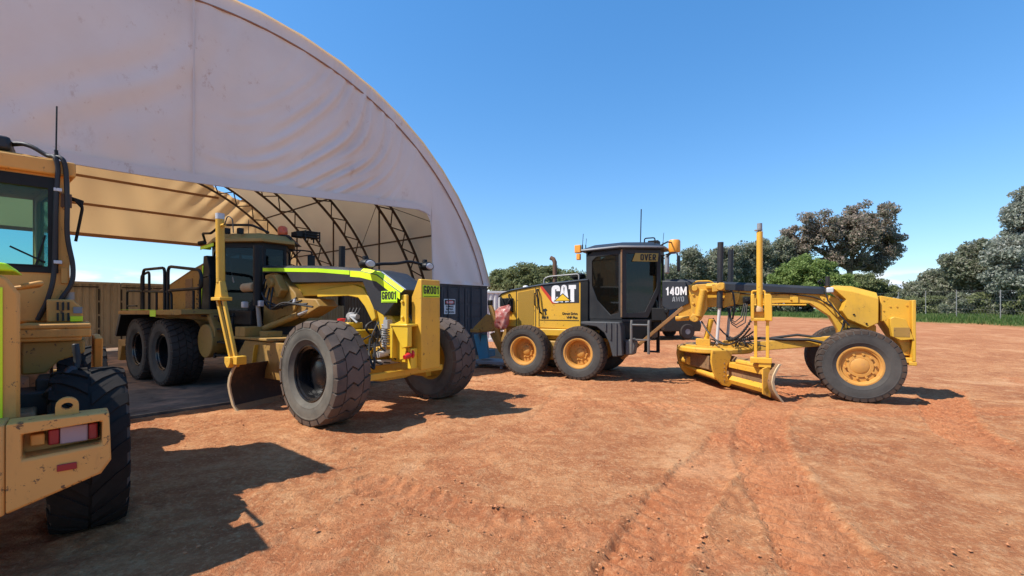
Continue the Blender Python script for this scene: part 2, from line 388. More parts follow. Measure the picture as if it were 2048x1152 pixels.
TRACKS = [
    ([(6.55, 10.23), (5.1, 8.56), (4.14, 7.36), (3.42, 6.2), (2.91, 5.18), (2.58, 4.33), (2.36, 3.63), (2.14, 2.94), (2.0, 2.2)], .33, 1.0),
    ([(9.2, 9.6), (7.86, 8.2), (6.6, 6.73), (6.0, 5.75), (5.7, 5.02), (5.6, 4.2)], .34, .9),
    ([(2.9, 5.9), (2.39, 5.18), (1.94, 4.65), (1.53, 4.1), (1.17, 3.55), (.92, 3.12), (.72, 2.6), (.6, 2.1)], .28, 1.1),
    ([(-1.4, 4.5), (-.66, 4.05), (-.27, 3.76), (.1, 3.6), (.5, 3.5), (.95, 3.42), (1.5, 3.2)], .22, .55),
    ([(1.2, 9.6), (0.6, 7.2), (-.4, 5.4), (-1.2, 4.2), (-1.6, 2.8)], .3, .35),
    ([(12.5, 11.0), (10.5, 8.8), (9.0, 6.8), (8.0, 5.0)], .33, .7),
    ([(0.2, 8.6), (3.0, 7.9), (6.0, 7.5), (9.5, 7.6)], .3, .4),
    ([(16, 19), (9, 15.5), (3, 14.2), (0, 13)], .35, .4),
    ([(22, 23), (14, 19), (9, 17.5), (5, 16.8)], .5, .4),
]
def make_ground():
    gx = axis_coords(-400, 400, (-5.0, 9.0), .032, 1.12); gy = np.concatenate([axis_coords(-60, 2.0, (1.4, 2.0), .04, 1.3)[:-1], np.arange(2.0, 5.0, .026), np.arange(5.0, 10.5, .05)])
    s = .06; ext = [gy[-1] + .05]
    while ext[-1] < 600: s *= 1.055; ext.append(ext[-1] + s)
    gy = np.concatenate([gy, np.array(ext)])
    X, Y = np.meshgrid(gx, gy); Z = terrain(X, Y)
    near = 1 - sstep(14, 40, np.hypot(X, Y))
    base = .030 * vnoise(X * .7, Y * .7, 1) + .016 * vnoise(X * 1.9, Y * 1.9, 2)
    fine = .016 * vnoise(X * 6, Y * 6, 3) + .018 * vnoise(X * 13, Y * 13, 4) + .012 * vnoise(X * 25, Y * 25, 5)
    lumpy = np.clip(vnoise(X * .9 + 9, Y * .9, 5) + .35, 0, 1)
    rough = np.clip(vnoise(X * 9, Y * 9, 8) + vnoise(X * 21, Y * 21, 9) * .7 - .10, 0, 1) * .07
    tr = np.zeros_like(X)
    H = np.zeros_like(X); keep = np.ones_like(X)
    for ti, (pl, hw, st) in enumerate(TRACKS):
        P = np.array(pl); tt = np.linspace(0, len(P) - 1, 60)                     # smooth the polyline
        i = np.clip(tt.astype(int), 0, len(P) - 2); f = (tt - i)[:, None]
        p0 = P[np.clip(i - 1, 0, None)]; p1 = P[i]; p2 = P[i + 1]; p3 = P[np.clip(i + 2, None, len(P) - 1)]
        C = .5 * (2 * p1 + (p2 - p0) * f + (2 * p0 - 5 * p1 + 4 * p2 - p3) * f ** 2 + (3 * p1 - p0 - 3 * p2 + p3) * f ** 3)
        bx0, by0 = C.min(0) - 1; bx1, by1 = C.max(0) + 1
        sel = np.where((X > bx0) & (X < bx1) & (Y > by0) & (Y < by1))
        xs = X[sel]; ys = Y[sel]; best = np.full(xs.shape, 9.); side = np.zeros_like(xs); arc = np.zeros_like(xs); acc = 0
        for a, b in zip(C[:-1], C[1:]):
            d = b - a; l = np.hypot(*d); u = ((xs - a[0]) * d[0] + (ys - a[1]) * d[1]) / (l * l); uc = np.clip(u, 0, 1)
            dx = xs - a[0] - uc * d[0]; dy = ys - a[1] - uc * d[1]; di = np.hypot(dx, dy); m = di < best
            best = np.where(m, di, best); side = np.where(m, np.sign(d[0] * dy - d[1] * dx), side); arc = np.where(m, acc + uc * l, arc); acc += l
        jit = .05 * vnoise(xs * 2.2, ys * 2.2, 20 + ti) + .04 * vnoise(xs * 7, ys * 7, 21)
        wn_ = (best + jit) / hw * 1.0; lat = side * wn_
        inside = 1 - sstep(.90, 1.03, wn_)
        br = np.clip(vnoise(xs * 1.1, ys * 1.1, 30 + ti) * 1.6 + .62, 0, 1)           # the print is broken up in places
        lug = np.sin((arc + .10 * np.abs(lat) + .02 * np.sign(lat)) / .17 * 2 * np.pi) * .6 + .5 * vnoise(xs * 9, ys * 9, 50 + ti)
        lug = np.tanh(lug * 4.0) * (.45 + .55 * sstep(.15, .5, np.abs(lat)))
        berm = np.exp(-((wn_ - 1.10) / .10) ** 2) * (.5 + vnoise(xs * 8, ys * 8, 60 + ti))
        h = st * (-.020 * inside + .032 * lug * inside * br + .036 * berm)
        H[sel] += h; tr[sel] = np.maximum(tr[sel], inside * (.35 + .65 * br) * min(1, st + .1)); keep[sel] *= 1 - .6 * inside
    for (ox, oy, deg, wl) in ((6.99, 9.35, -28, [(0, -1.01), (0, 1.01), (-5.49, -1.01), (-6.97, -1.01), (-5.49, 1.01)]), (-2.165, 7.827, -34.7, [(0, -1.21), (0, 1.21)]), (-3.47, 3.69, 134, [(0, 0)])):
        ca, sa = math.cos(R_(deg)), math.sin(R_(deg))
        for lx, ly in wl:
            wx, wy = ox + lx * ca - ly * sa, oy + lx * sa + ly * ca; u_ = (X - wx) * ca + (Y - wy) * sa; v_ = -(X - wx) * sa + (Y - wy) * ca
            d_ = np.maximum(np.abs(u_) / .30, np.abs(v_) / .26); H += .030 * np.exp(-((d_ - 1.15) / .28) ** 2) * (.6 + 1.4 * vnoise(X * 9, Y * 9, 99))
    Z = Z + near * (base + fine * (.5 + lumpy) + rough * lumpy * keep + H)
    # keep the ground clear of wheels and slab
    fla = sstep(0, 1.2, ((Y - 17.2) * .643 - (X + .94) * .766) + 3.2) * (1 - sstep(-2.2, -1.0, (X + .94) * .643 + (Y - 17.2) * .766))
    Z = Z * (1 - fla) - .03 * fla
    nx, ny = len(gx), len(gy)
    me = bpy.data.meshes.new('ground')
    me.vertices.add(nx * ny); co = np.stack([X, Y, Z], -1).astype(np.float32).reshape(-1); me.vertices.foreach_set('co', co)
    ii = np.arange(nx * ny).reshape(ny, nx); q = np.stack([ii[:-1, :-1], ii[:-1, 1:], ii[1:, 1:], ii[1:, :-1]], -1).reshape(-1)
    nf = (nx - 1) * (ny - 1); me.loops.add(nf * 4); me.loops.foreach_set('vertex_index', q.astype(np.int32)); me.polygons.add(nf)
    me.polygons.foreach_set('loop_start', np.arange(0, nf * 4, 4, dtype=np.int32))
    me.polygons.foreach_set('use_smooth', np.ones(nf, dtype=bool)); me.update(calc_edges=True); me.validate()
    a = me.attributes.new('track', 'FLOAT', 'POINT'); a.data.foreach_set('value', tr.astype(np.float32).reshape(-1))
    # grass beyond a ragged edge
    e = (X - 21.8) * .777 + (Y - 38) * .629 + 1.8
    gm = sstep(-.6, .6, e + 2.2 * vnoise(X * .35, Y * .35, 80) + 1.2 * vnoise(X * 1.3, Y * 1.3, 81))
    gm = np.where(X < 2 + 0 * X, sstep(44, 50, Y + 3 * vnoise(X * .3, Y * .3, 82)), gm)
    a = me.attributes.new('grass', 'FLOAT', 'POINT'); a.data.foreach_set('value', gm.astype(np.float32).reshape(-1))
    o = bpy.data.objects.new('ground', me); COL.objects.link(o)
    g = G('red_dirt')
    at = g.n('ShaderNodeAttribute'); at.attribute_name = 'track'; ag = g.n('ShaderNodeAttribute'); ag.attribute_name = 'grass'
    n0 = g.noise(.16, 4, .55); n1 = g.noise(.62, 8, .68, dist=.8); n2 = g.noise(4.2, 7, .72, dist=.4); n3 = g.noise(26, 5, .7); n4 = g.noise(90, 3, .75); n5 = g.noise(1.9, 6, .7, g.mapping(g.obj(), (.55, 1.6, 1)))
    c = g.ramp(g.math('ADD', g.math('MULTIPLY', n1, .6), g.math('ADD', g.math('MULTIPLY', n0, .2), g.math('MULTIPLY', n5, .2))), [(.37, (.31, .105, .044)), (.47, (.42, .160, .066)), (.54, (.51, .222, .094)), (.64, (.65, .35, .175))])
    c = g.mix(g.math('MULTIPLY', g.rng(n2, .50, .66), .55), c, (.62, .355, .175))
    c = g.mix(g.math('MULTIPLY', g.rng(n2, .50, .36), .55), c, (.33, .12, .05))
    c = g.mix(g.math('MULTIPLY', g.rng(n3, .53, .68), .42), c, (.26, .10, .045))
    c = g.mix(g.math('MULTIPLY', g.rng(n3, .48, .34), .5), c, (.66, .40, .21))
    c = g.mix(g.math('MULTIPLY', g.rng(n4, .54, .70), .42), c, (.24, .092, .042))
    c = g.mix(g.math('MULTIPLY', at.outputs['Fac'], g.rng(n2, .3, .7, .25, .75)), c, g.mix(g.rng(n3, .4, .6), (.58, .205, .085), (.46, .145, .06)))
    sep = g.n('ShaderNodeSeparateXYZ'); g.L(g.obj(), sep.inputs[0])
    c = g.mix(g.math('MULTIPLY', g.rng(sep.outputs['Y'], 11, 26, smooth=True), .7), c, g.mix(g.rng(n1, .35, .65), (.38, .145, .063), (.48, .22, .11)))
    gc = g.mix(g.rng(n2, .35, .65), (.055, .10, .018), (.10, .15, .035))
    c = g.mix(ag.outputs['Fac'], c, g.mix(g.rng(n0, .55, .75), gc, (.16, .15, .06)))
    bh = g.math('ADD', g.math('MULTIPLY', n2, 1.3), g.math('ADD', g.math('MULTIPLY', n3, .9), g.math('MULTIPLY', n4, .45)))
    me.materials.append(g.done(g.bsdf(c, .92, 0, g.bump(bh, 1.0, .035), .12)))
    return tag(o, 'red dirt yard with tyre tracks', None, None, 'structure')
make_ground()

# clods and pebbles lying on the dirt
def make_stones():
    mb = MB(); base = [(0, 0, 1), (.9, 0, .3), (.28, .85, .3), (-.72, .53, .3), (-.72, -.53, .3), (.28, -.85, .3), (0, 0, -.6)]
    fs = [(0, 1, 2), (0, 2, 3), (0, 3, 4), (0, 4, 5), (0, 5, 1), (6, 2, 1), (6, 3, 2), (6, 4, 3), (6, 5, 4), (6, 1, 5)]
    for i in range(1500):
        y = 2.2 + 9 * random.random() ** 1.3; x = random.uniform(-.75 * y, 1.25 * y)
        if i < 600:
            pl, hw, _ = random.choice(TRACKS[:4]); k = random.randrange(len(pl) - 1); t = random.random(); a = Vector(pl[k]).lerp(Vector(pl[k + 1]), t)
            d = Vector(pl[k + 1]) - Vector(pl[k]); nrm = Vector((-d.y, d.x)).normalized(); s_ = random.choice((-1, 1)) * hw * random.uniform(.85, 1.3); x, y = a.x + nrm.x * s_, a.y + nrm.y * s_
        if -.766 * (x + .94) + .643 * (y - 17.2) > -3.2: continue
        r = random.choice((.006, .008, .010, .013)) * random.uniform(.7, 1.5) * (1.4 if random.random() < .05 else 1)
        z = tz(x, y); a = random.random() * 6.28; c, s_ = math.cos(a), math.sin(a); sx, sy, sz = [random.uniform(.6, 1.3) for _ in range(3)]
        mb.add([(x + r * (p[0] * sx * c - p[1] * sy * s_), y + r * (p[0] * sx * s_ + p[1] * sy * c), z + r * (p[2] * sz * .8 + .35)) for p in base], fs)
    o = mb.build('loose_clods', paint('dirt_clod', (.46, .20, .095), .95, .5, 0, grime=.3, spec=.1), None, 0, 0, False)
    tag(o, 'small loose clods of red earth scattered over the dirt', None, None, 'stuff')
make_stones()

# ------------------------------------------------------------------ shed frame of reference
AL = R_(50); SU = Vector((math.cos(AL), math.sin(AL), 0)); SV = Vector((-math.sin(AL), math.cos(AL), 0)); SP = Vector((-.94, 17.2, 0))
def S(t, L, z): return SP + SU * t + SV * L + Vector((0, 0, z))
ARC_R = 8.96; ARC_Z = -.056; AC = -8.546
def arcz(t, r=ARC_R): return ARC_Z + math.sqrt(max(0, r * r - (t - AC) ** 2))
def sl(p): return tuple(p)

# concrete floor slab
g = G('dusty_concrete'); n1 = g.noise(.5, 6, .65, dist=.4); n2 = g.noise(7, 6, .7); n3 = g.noise(1.4, 5, .6)
c = g.mix(g.rng(n2, .3, .7), (.115, .088, .068), (.185, .145, .112)); c = g.mix(g.math('MULTIPLY', g.rng(n1, .47, .60), .8), c, (.42, .26, .17))
c = g.mix(g.math('MULTIPLY', g.rng(n3, .55, .64), .75), c, (.045, .038, .035))
M['concrete'] = g.done(g.bsdf(c, .8, 0, g.bump(n2, .2, .01), .25))
mb = MB(); mb.prism([(S(t, L, 0).x, S(t, L, 0).y) for t, L in ((-13.6, -2.5), (-2.4, -2.5), (-2.4, 14.2), (-13.6, 14.2))], -.2, .035, 'z')
tag(mb.build('slab', 'concrete', None, .012), 'grey concrete slab', None, None, 'structure')

# ------------------------------------------------------------------ fabric shed
shed = thing('fabric_shed', sl(SP), 0, 'large arched fabric shed, dusty pinkish white front curtain over dark steel trusses', 'shed')
def Sl(t, L, z): p = SU * t + SV * L; return (p.x, p.y, z)
# roof: one arched sheet, sagging a little between the trusses
mb = MB(); na = 64; LL = np.linspace(-.12, 14.1, 58); vs = []
a0 = math.asin((2.55 - ARC_Z) / ARC_R)
for L in LL:
    for k in range(na + 1):
        a = a0 + (math.pi - 2 * a0) * k / na
        sg = .10 * (math.sin(math.pi * ((L / 3.5) % 1)) if 0 < L < 14 else 0)
        rr = ARC_R + .03 - sg + .012 * math.sin(k * 2.1 + L * 3)
        vs.append(Sl(AC + rr * math.cos(a), L, ARC_Z + rr * math.sin(a)))
fs = [(i * (na + 1) + k, i * (na + 1) + k + 1, (i + 1) * (na + 1) + k + 1, (i + 1) * (na + 1) + k) for i in range(len(LL) - 1) for k in range(na)]
mb.add(vs, fs).build('roof', 'roofcloth', shed, 0, 60, False)
# front curtain with folds
def bottom(t):
    pts = [(-13.4, 4.42), (-12.3, 4.42), (-10.24, 4.46), (-8.33, 4.56), (-5.72, 4.77), (-3.43, 4.93), (-3.0, 4.86), (-2.86, 4.70), (-2.80, 4.45)]
    for (a, za), (b, zb) in zip(pts[:-1], pts[1:]):
        if a <= t <= b: return za + (zb - za) * (t - a) / (b - a)
    return 2.6
ts = list(np.arange(-17.1, -2.8, .05)) + [-2.801, -2.80] + list(np.arange(-2.76, .03, .05)) + [.02]
nz = 96; vs = []
for t in ts:
    zt = arcz(t, ARC_R + .02); zt = max(zt, 2.62)
    if t <= -2.8: zb = bottom(max(t, -13.4)) if t > -13.2 else 2.6
    else: zb = 2.58
    zb = min(zb, zt - .02)
    for k in range(nz + 1):
        z = zb + (zt - zb) * k / nz
        d = math.hypot(t + 9, z - 8.6); an = math.degrees(math.atan2(z - 8.6, t + 9))
        wob = .16 * math.sin(t * 1.3 + z * .7) + .10 * math.sin(z * 2.1 - t * .8)
        win = math.exp(-((d - 3.8) / 1.35) ** 2) * math.exp(-((an + 38) / 36) ** 2)
        f = .050 * win * (math.sin((d + wob * .5) * 2 * math.pi / .36) + .6 * math.sin((d + wob) * 2 * math.pi / .23 + 1))
        d2 = math.hypot(t + 15.5, z - 10.5); f += .03 * math.exp(-((d2 - 6.6) / .8) ** 2) * math.sin((d2 + wob) * 2 * math.pi / .8)
        f += .020 * math.sin(t * 2 * math.pi / .9 + .7 * math.sin(z)) * math.exp(-((z - 7.4) / 1.3) ** 2) * (1 if t > -9.5 else .5)
        f += .022 * math.sin(t * 7 + 2 * math.sin(z * 1.3)) * math.exp(-((z - 5) / 1.2) ** 2)
        if t > -2.8: f += .05 * math.sin((t * .9 + (z - 3) * .35) * 2 * math.pi / .9) * math.exp(-((z - 3.3) / 1.1) ** 2)
        edge = min(1, (z - zb) / .12, (zt - z) / .2); bell = .10 * math.sin(math.pi * k / nz) * math.sin(math.pi * min(1, max(0, (t + 14) / 12)))
        vs.append(Sl(t, -.06 - f * max(edge, .15) - bell, z))
fs = [(i * (nz + 1) + k, (i + 1) * (nz + 1) + k, (i + 1) * (nz + 1) + k + 1, i * (nz + 1) + k + 1) for i in range(len(ts) - 1) for k in range(nz)]
fc = MB().add(vs, fs).build('front_curtain', 'curtain', shed, 0, 0, False)
fc.data.polygons.foreach_set('use_smooth', [True] * len(fc.data.polygons))
# hems, seam and edge cord of the front curtain
mb = MB(); mb.tube([Sl(AC + (ARC_R - .33) * math.cos(a), -.10, ARC_Z + (ARC_R - .33) * math.sin(a)) for a in np.linspace(a0 + .02, math.pi - a0 - .02, 60)], .022, 6)
mb.build('edge_cord', 'cord', shed, 0, 60)
mb = MB(); pts = [(t, bottom(t)) for t in np.arange(-13.2, -2.85, .25)]
mb.loft([[Sl(t, -.18 - .02, z - .02), Sl(t, -.20, z + .17), Sl(t, -.185, z + .17), Sl(t, -.165, z - .02)] for t, z in pts])
mb.build('bottom_hem', 'curtain', shed, 0, 40)
mb = MB(); mb.loft([[Sl(-9.54, -.168, z), Sl(-9.52, -.178, z), Sl(-9.50, -.168, z), Sl(-9.52, -.15, z)] for z in np.linspace(4.55, 8.6, 12)]); mb.build('seam', 'curtain', shed, 0, 60)
# back curtain with purlin pockets and a torn top corner
ts = np.concatenate([np.arange(-16.7, -5.3, .12), np.arange(-5.3, -3.2, .04), np.arange(-3.2, -.1, .12)]); nz = 40; vs = []
def backtop(t):
    z = arcz(t) - .02
    if -5.35 < t <= -4.9: return z + (7.72 - z) * (t + 5.35) / .45
    if -4.9 < t < -3.8: return 7.72 - (t + 4.9) / 1.1 * .42
    if -3.8 <= t < -3.55: return 7.30 + (z - 7.30) * (t + 3.8) / .25
    return z
for t in ts:
    zt = backtop(t); zb = 4.79 if -13.4 < t < -3.0 else 2.6; zb = min(zb, zt - .03)
    for k in range(nz + 1):
        z = zb + (zt - zb) * k / nz
        f = .09 * math.sin(t * 2.1) * math.sin(z * 1.1 + t * .4) + .03 * math.sin(t * 5 + z)
        dd = math.hypot(t + 4.4, z - 7.4); f += .10 * math.exp(-(dd / 1.6) ** 2) * math.sin((t - z * .8) * 8)
        vs.append(Sl(t, 13.95 + f, z))
n_ = nz + 1; fs = [(i * n_ + k, (i + 1) * n_ + k, (i + 1) * n_ + k + 1, i * n_ + k + 1) for i in range(len(ts) - 1) for k in range(nz)]
MB().add(vs, fs).build('back_curtain', 'backcloth', shed, 0, 60, False)
M['pocket'] = cloth('brown_pocket_band', (.36, .20, .10), (.3, .15, .08), .25, (1, .6, .3), .5)
for z, h in ((4.80, .14), (6.07, .10), (7.22, .10)):
    mb = MB(); mb.loft([[Sl(t, 13.80, z - h / 2), Sl(t, 13.78, z + h / 2), Sl(t, 13.84, z + h / 2), Sl(t, 13.84, z - h / 2)] for t in np.arange(-13.2, -3.1 if z < 5 else -4.4, .4)])
    mb.build('purlin_pocket', 'pocket', shed, 0, 40)
# trusses: two chords and a zigzag web
for L in (0.10, 3.5, 7.0, 10.5, 13.7):
    mb = MB(); ro, ri = 8.84, 8.33; N = 44
    A_ = np.linspace(a0 + .01, math.pi - a0 - .01, N + 1)
    P = lambda r, a: Sl(AC + r * math.cos(a), L, ARC_Z + r * math.sin(a))
    mb.tube([P(ro, a) for a in A_], .054, 6); mb.tube([P(ri, a) for a in A_], .054, 6)
    for k in range(N): mb.tube([P(ro if k % 2 else ri, A_[k]), P(ri if k % 2 else ro, A_[k + 1])], .027, 5)
    mb.build('truss', 'truss', shed, 0, 60)
for t, L in ((-2.44, 3.5), (-2.44, 7.0), (-2.44, 10.5), (-2.44, 13.6)):
    mb = MB(); mb.tube([Sl(t, L, 2.6), Sl(t, L, arcz(t, 8.33))], .035, 6); mb.build('post', 'truss', shed, 0, 60)
for a in (.557, .843, 1.15, 1.57, 2.0, 2.3, 2.58):
    r = 8.77; mb = MB(); mb.tube([Sl(AC + r * math.cos(a), .1, ARC_Z + r * math.sin(a)), Sl(AC + r * math.cos(a), 13.8, ARC_Z + r * math.sin(a))], .035, 6); mb.build('purlin', 'truss', shed, 0, 60)
mb = MB(); mb.tube([Sl(AC + 8.65 * math.cos(.55), .1, ARC_Z + 8.65 * math.sin(.55)), Sl(AC + 8.65 * math.cos(1.0), 6.9, ARC_Z + 8.65 * math.sin(1.0))], .012, 4)
mb.tube([Sl(AC + 8.65 * math.cos(1.0), .1, ARC_Z + 8.65 * math.sin(1.0)), Sl(AC + 8.65 * math.cos(.55), 6.9, ARC_Z + 8.65 * math.sin(.55))], .012, 4)
mb.build('brace_cable', 'truss', shed, 0, 60)

# ------------------------------------------------------------------ shipping containers
def container(label, corner, ax, length, hgt, mat, group=None, doors=False, seams=(), wid=2.44):
    # corner: one bottom corner; long side along ax, depth to the left of ax
    ang = math.atan2(ax.y, ax.x); root = thing('shipping_container', (corner.x, corner.y, corner.z), ang, label, 'container', group)
    mb = MB()
    def corr(yf, sgn, x0, x1):
        p = []; x = x0; k = 0; pit = .07
        pat = (0, 0, .032, .032)
        while x < x1 - 1e-6: p.append((x, yf + sgn * pat[k % 4])); x += pit if k % 2 == 0 else .045; k += 1
        p.append((x1, yf)); return p
    for yf, sg in ((0.02, 1), (wid - .02, -1)):
        p = corr(yf, sg, .1, length - .1); n = len(p)
        vs = [(x, y, .14) for x, y in p] + [(x, y, hgt - .10) for x, y in p]; mb.add(vs, [(i, i + 1, n + i + 1, n + i) for i in range(n - 1)])
    for xf, sg in ((length - .03, -1), (0.03, 1)):
        p = corr(0, sg, .1, wid - .1); n = len(p)
        if doors and sg == 1: mb.add([(.02, .1, .14), (.02, wid - .1, .14), (.02, wid - .1, hgt - .1), (.02, .1, hgt - .1)], [(0, 1, 2, 3)]); continue
        vs = [(xf + y, x, .14) for x, y in p] + [(xf + y, x, hgt - .10) for x, y in p]; mb.add(vs, [(i, i + 1, n + i + 1, n + i) for i in range(n - 1)])
    mb.add([(.05, .05, hgt - .05), (length - .05, .05, hgt - .05), (length - .05, wid - .05, hgt - .05), (.05, wid - .05, hgt - .05)], [(0, 1, 2, 3)])
    mb.build('body', mat, root, 0, 0, False)
    mb = MB()
    for y0, y1 in ((0, .09), (wid - .09, wid)):
        for x0, x1 in ((0, .10), (length - .10, length)): mb.box(x0, x1, y0, y1, 0, hgt)
        mb.box(.1, length - .1, y0, y1, 0, .15); mb.box(.1, length - .1, y0, y1, hgt - .11, hgt)
    for x0, x1 in ((0.003, .09), (length - .09, length - .003)): mb.box(x0, x1, .09, wid - .09, 0, .15); mb.box(x0, x1, .09, wid - .09, hgt - .11, hgt)
    mb.build('frame', mat, root, .008)
    if doors:
        for k, (y0, y1) in enumerate(((.11, wid / 2 - .02), (wid / 2 + .02, wid - .11))):
            mb = MB(); mb.box(-.03, .015, y0, y1, .17, hgt - .12)
            for zz in (.62, 1.12, 1.62, 2.12): mb.box(-.045, -.03, y0 + .10, y1 - .10, zz - .18, zz + .24)
            d = mb.build('door', mat, root, .006)
            mb = MB()
            for yy in (y0 + .28, y1 - .28): mb.tube([(-.07, yy, .12), (-.07, yy, hgt - .06)], .018, 6)
            mb.build('lock_bar', mat, d, 0, 60)
    for x0, x1 in seams:
        mb = MB(); z0, z1 = .30, hgt - .24; yy = -.006
        for xx in (x0, x1):
            k = z0
            while k < z1 - .1: mb.box(xx - .022, xx + .022, yy - .012, .055, k, min(z1, k + .52)); k += .60
        k = x0
        while k < x1 - .1: mb.box(k, min(x1, k + 1.1), yy - .012, .055, z1, z1 + .042); k += 1.16
        mb.build('side_door', 'tan_line', root, 0, 0)
    return root
# right wall of the shed: charcoal container, doors towards the yard, grey green inner one behind
cg = container('charcoal shipping container under the right foot of the shed, white danger sign on its door', Vector(S(0, 0, 0)), SV, 6.06, 2.59, 'grey_box', 'containers under the shed sides', True)
container('grey green corrugated shipping container inside the shed along its right wall', Vector(S(0, 6.12, 0)), SV, 6.06, 2.59, 'green_box', 'containers under the shed sides')
TB = 15.0
container('tan shipping container behind the open back of the shed, nearest the loader cab', Vector(S(-14.4, TB, -.02)), SU, 6.06, 2.92, 'tan_box', 'tan containers behind the shed', False, ((.9, 5.33),))
container('tan shipping container behind the railings of the grader in the shed', Vector(S(-8.32, TB + .02, -.02)), SU, 6.06, 2.92, 'tan_box', 'tan containers behind the shed', False, ((.02, 2.2), (2.24, 4.0)))
container('white shipping container between the charcoal container and the grader engine hood', Vector((-2.6, 23.2, 0)), Vector((1, .05, 0)), 6.06, 2.62, 'white_box')
# danger sign screwed to the charcoal door
zs = S(-2.44 + 1.75, 0, 0)
sg = thing('danger_sign', (zs.x, zs.y, 0), AL, 'small white danger sign with a red oval on the charcoal container door', 'sign')
# local x along SU to the right as seen, -y towards the yard
sg.location = S(-1.98, -.055, 0)
mb = MB(); mb.box(-.26, .26, -.012, 0, 1.54, 2.06); mb.build('sign_board', 'white', sg, .004)
mb = MB(); mb.box(-.235, .235, -.016, -.012, 1.86, 2.035); mb.build('header', 'ink', sg)
mb = MB(); mb.add([(.20 * math.cos(a), -.020, 1.948 + .07 * math.sin(a)) for a in np.linspace(0, 2 * math.pi, 25)[:-1]], [tuple(range(24))]); mb.build('red_oval', 'red', sg)
text('DANGER', .105, (0, -.022, 1.948), NEAR, 'decal_white', sg, xs=.72, off=.002)
for s_, z in (('FLAMMABLE', 1.80), ('MATERIAL', 1.705), ('NO SMOKING', 1.605)): text(s_, .092, (0, -.014, z), NEAR, 'ink', sg, xs=.72 if len(s_) > 8 else .8, off=.002)

# ------------------------------------------------------------------ wheels
def tyre_mb(Rr, W, rb, N, rows, lug, shoulder=.13):
    body = MB(); k = Rr - lug
    half = [(rb, -.37 * W), (rb + .035, -.41 * W), (rb + (k - rb) * .28, -.475 * W), (rb + (k - rb) * .30, -.487 * W), (rb + (k - rb) * .36, -.487 * W), (rb + (k - rb) * .38, -.492 * W),
            (rb + (k - rb) * .55, -.5 * W), (rb + (k - rb) * .72, -.497 * W), (rb + (k - rb) * .73, -.503 * W), (rb + (k - rb) * .78, -.50 * W), (rb + (k - rb) * .80, -.49 * W), (k * .975, -.455 * W), (k, -.40 * W)]
    prof = half + [(k + .004, 0)] + [(r, -y) for r, y in half[::-1]]
    body.lathe(prof, (0, 0, 0), 'y', 56)
    tread = MB(); pit = 2 * math.pi / N
    def crown(y): return Rr - .10 * Rr * abs(2 * y / W) ** 3.0 * .30
    for i in range(N):
        for (y0, y1, ph, duty, zz) in rows:
            ys = [y0 + (y1 - y0) * q for q in (0, .33, .67, 1)]
            out_edge = abs(y0) > .46 or abs(y1) > .46
            pts = []
            for q, y in enumerate(ys): pts.append((-duty / 2 + zz[q], y))
            for q, y in list(enumerate(ys))[::-1]: pts.append((duty / 2 + zz[q], y))
            top, bot = [], []
            for s_, y in pts:
                th = (i + ph + s_) * pit; yy = y * W; r = crown(yy); b = k - .012
                if abs(y) > .46: r -= .012 * Rr; b = Rr * (1 - shoulder)
                sh = 1 - .06
                top.append((r * math.cos(th), yy, r * math.sin(th)))
                tb = (i + ph + s_ * 1.07) * pit; yb = yy if abs(y) <= .46 else math.copysign(.5 * W + .004, y)
                bot.append((b * math.cos(tb), yb, b * math.sin(tb)))
            n = len(pts); tread.add(top + bot, [tuple(range(n))] + [(j, (j + 1) % n, (j + 1) % n + n, j + n) for j in range(n)])
    return body, tread
Z0 = (0, 0, 0, 0)
ROCK = [(-.485, -.255, .5, .82, (-.03, .03, .1, .16)), (-.235, .235, 0, .86, (-.2, .12, -.12, .2)), (.255, .485, .5, .82, (-.16, -.1, -.03, .03))]
RIB = [(-.485, -.30, .0, .74, (.0, .05, .12, .2)), (-.28, -.08, .5, .8, (-.2, -.1, .1, .2)), (-.06, .10, .1, .8, (.2, .1, -.1, -.2)), (.12, .28, .6, .8, (-.2, -.1, .1, .2)), (.30, .485, .2, .74, (.2, .12, .05, 0))]
CHEV = [(-.485, -.02, 0, .52, (-.5, -.25, .1, .5)), (.02, .485, .5, .52, (.5, .1, -.25, -.5))]
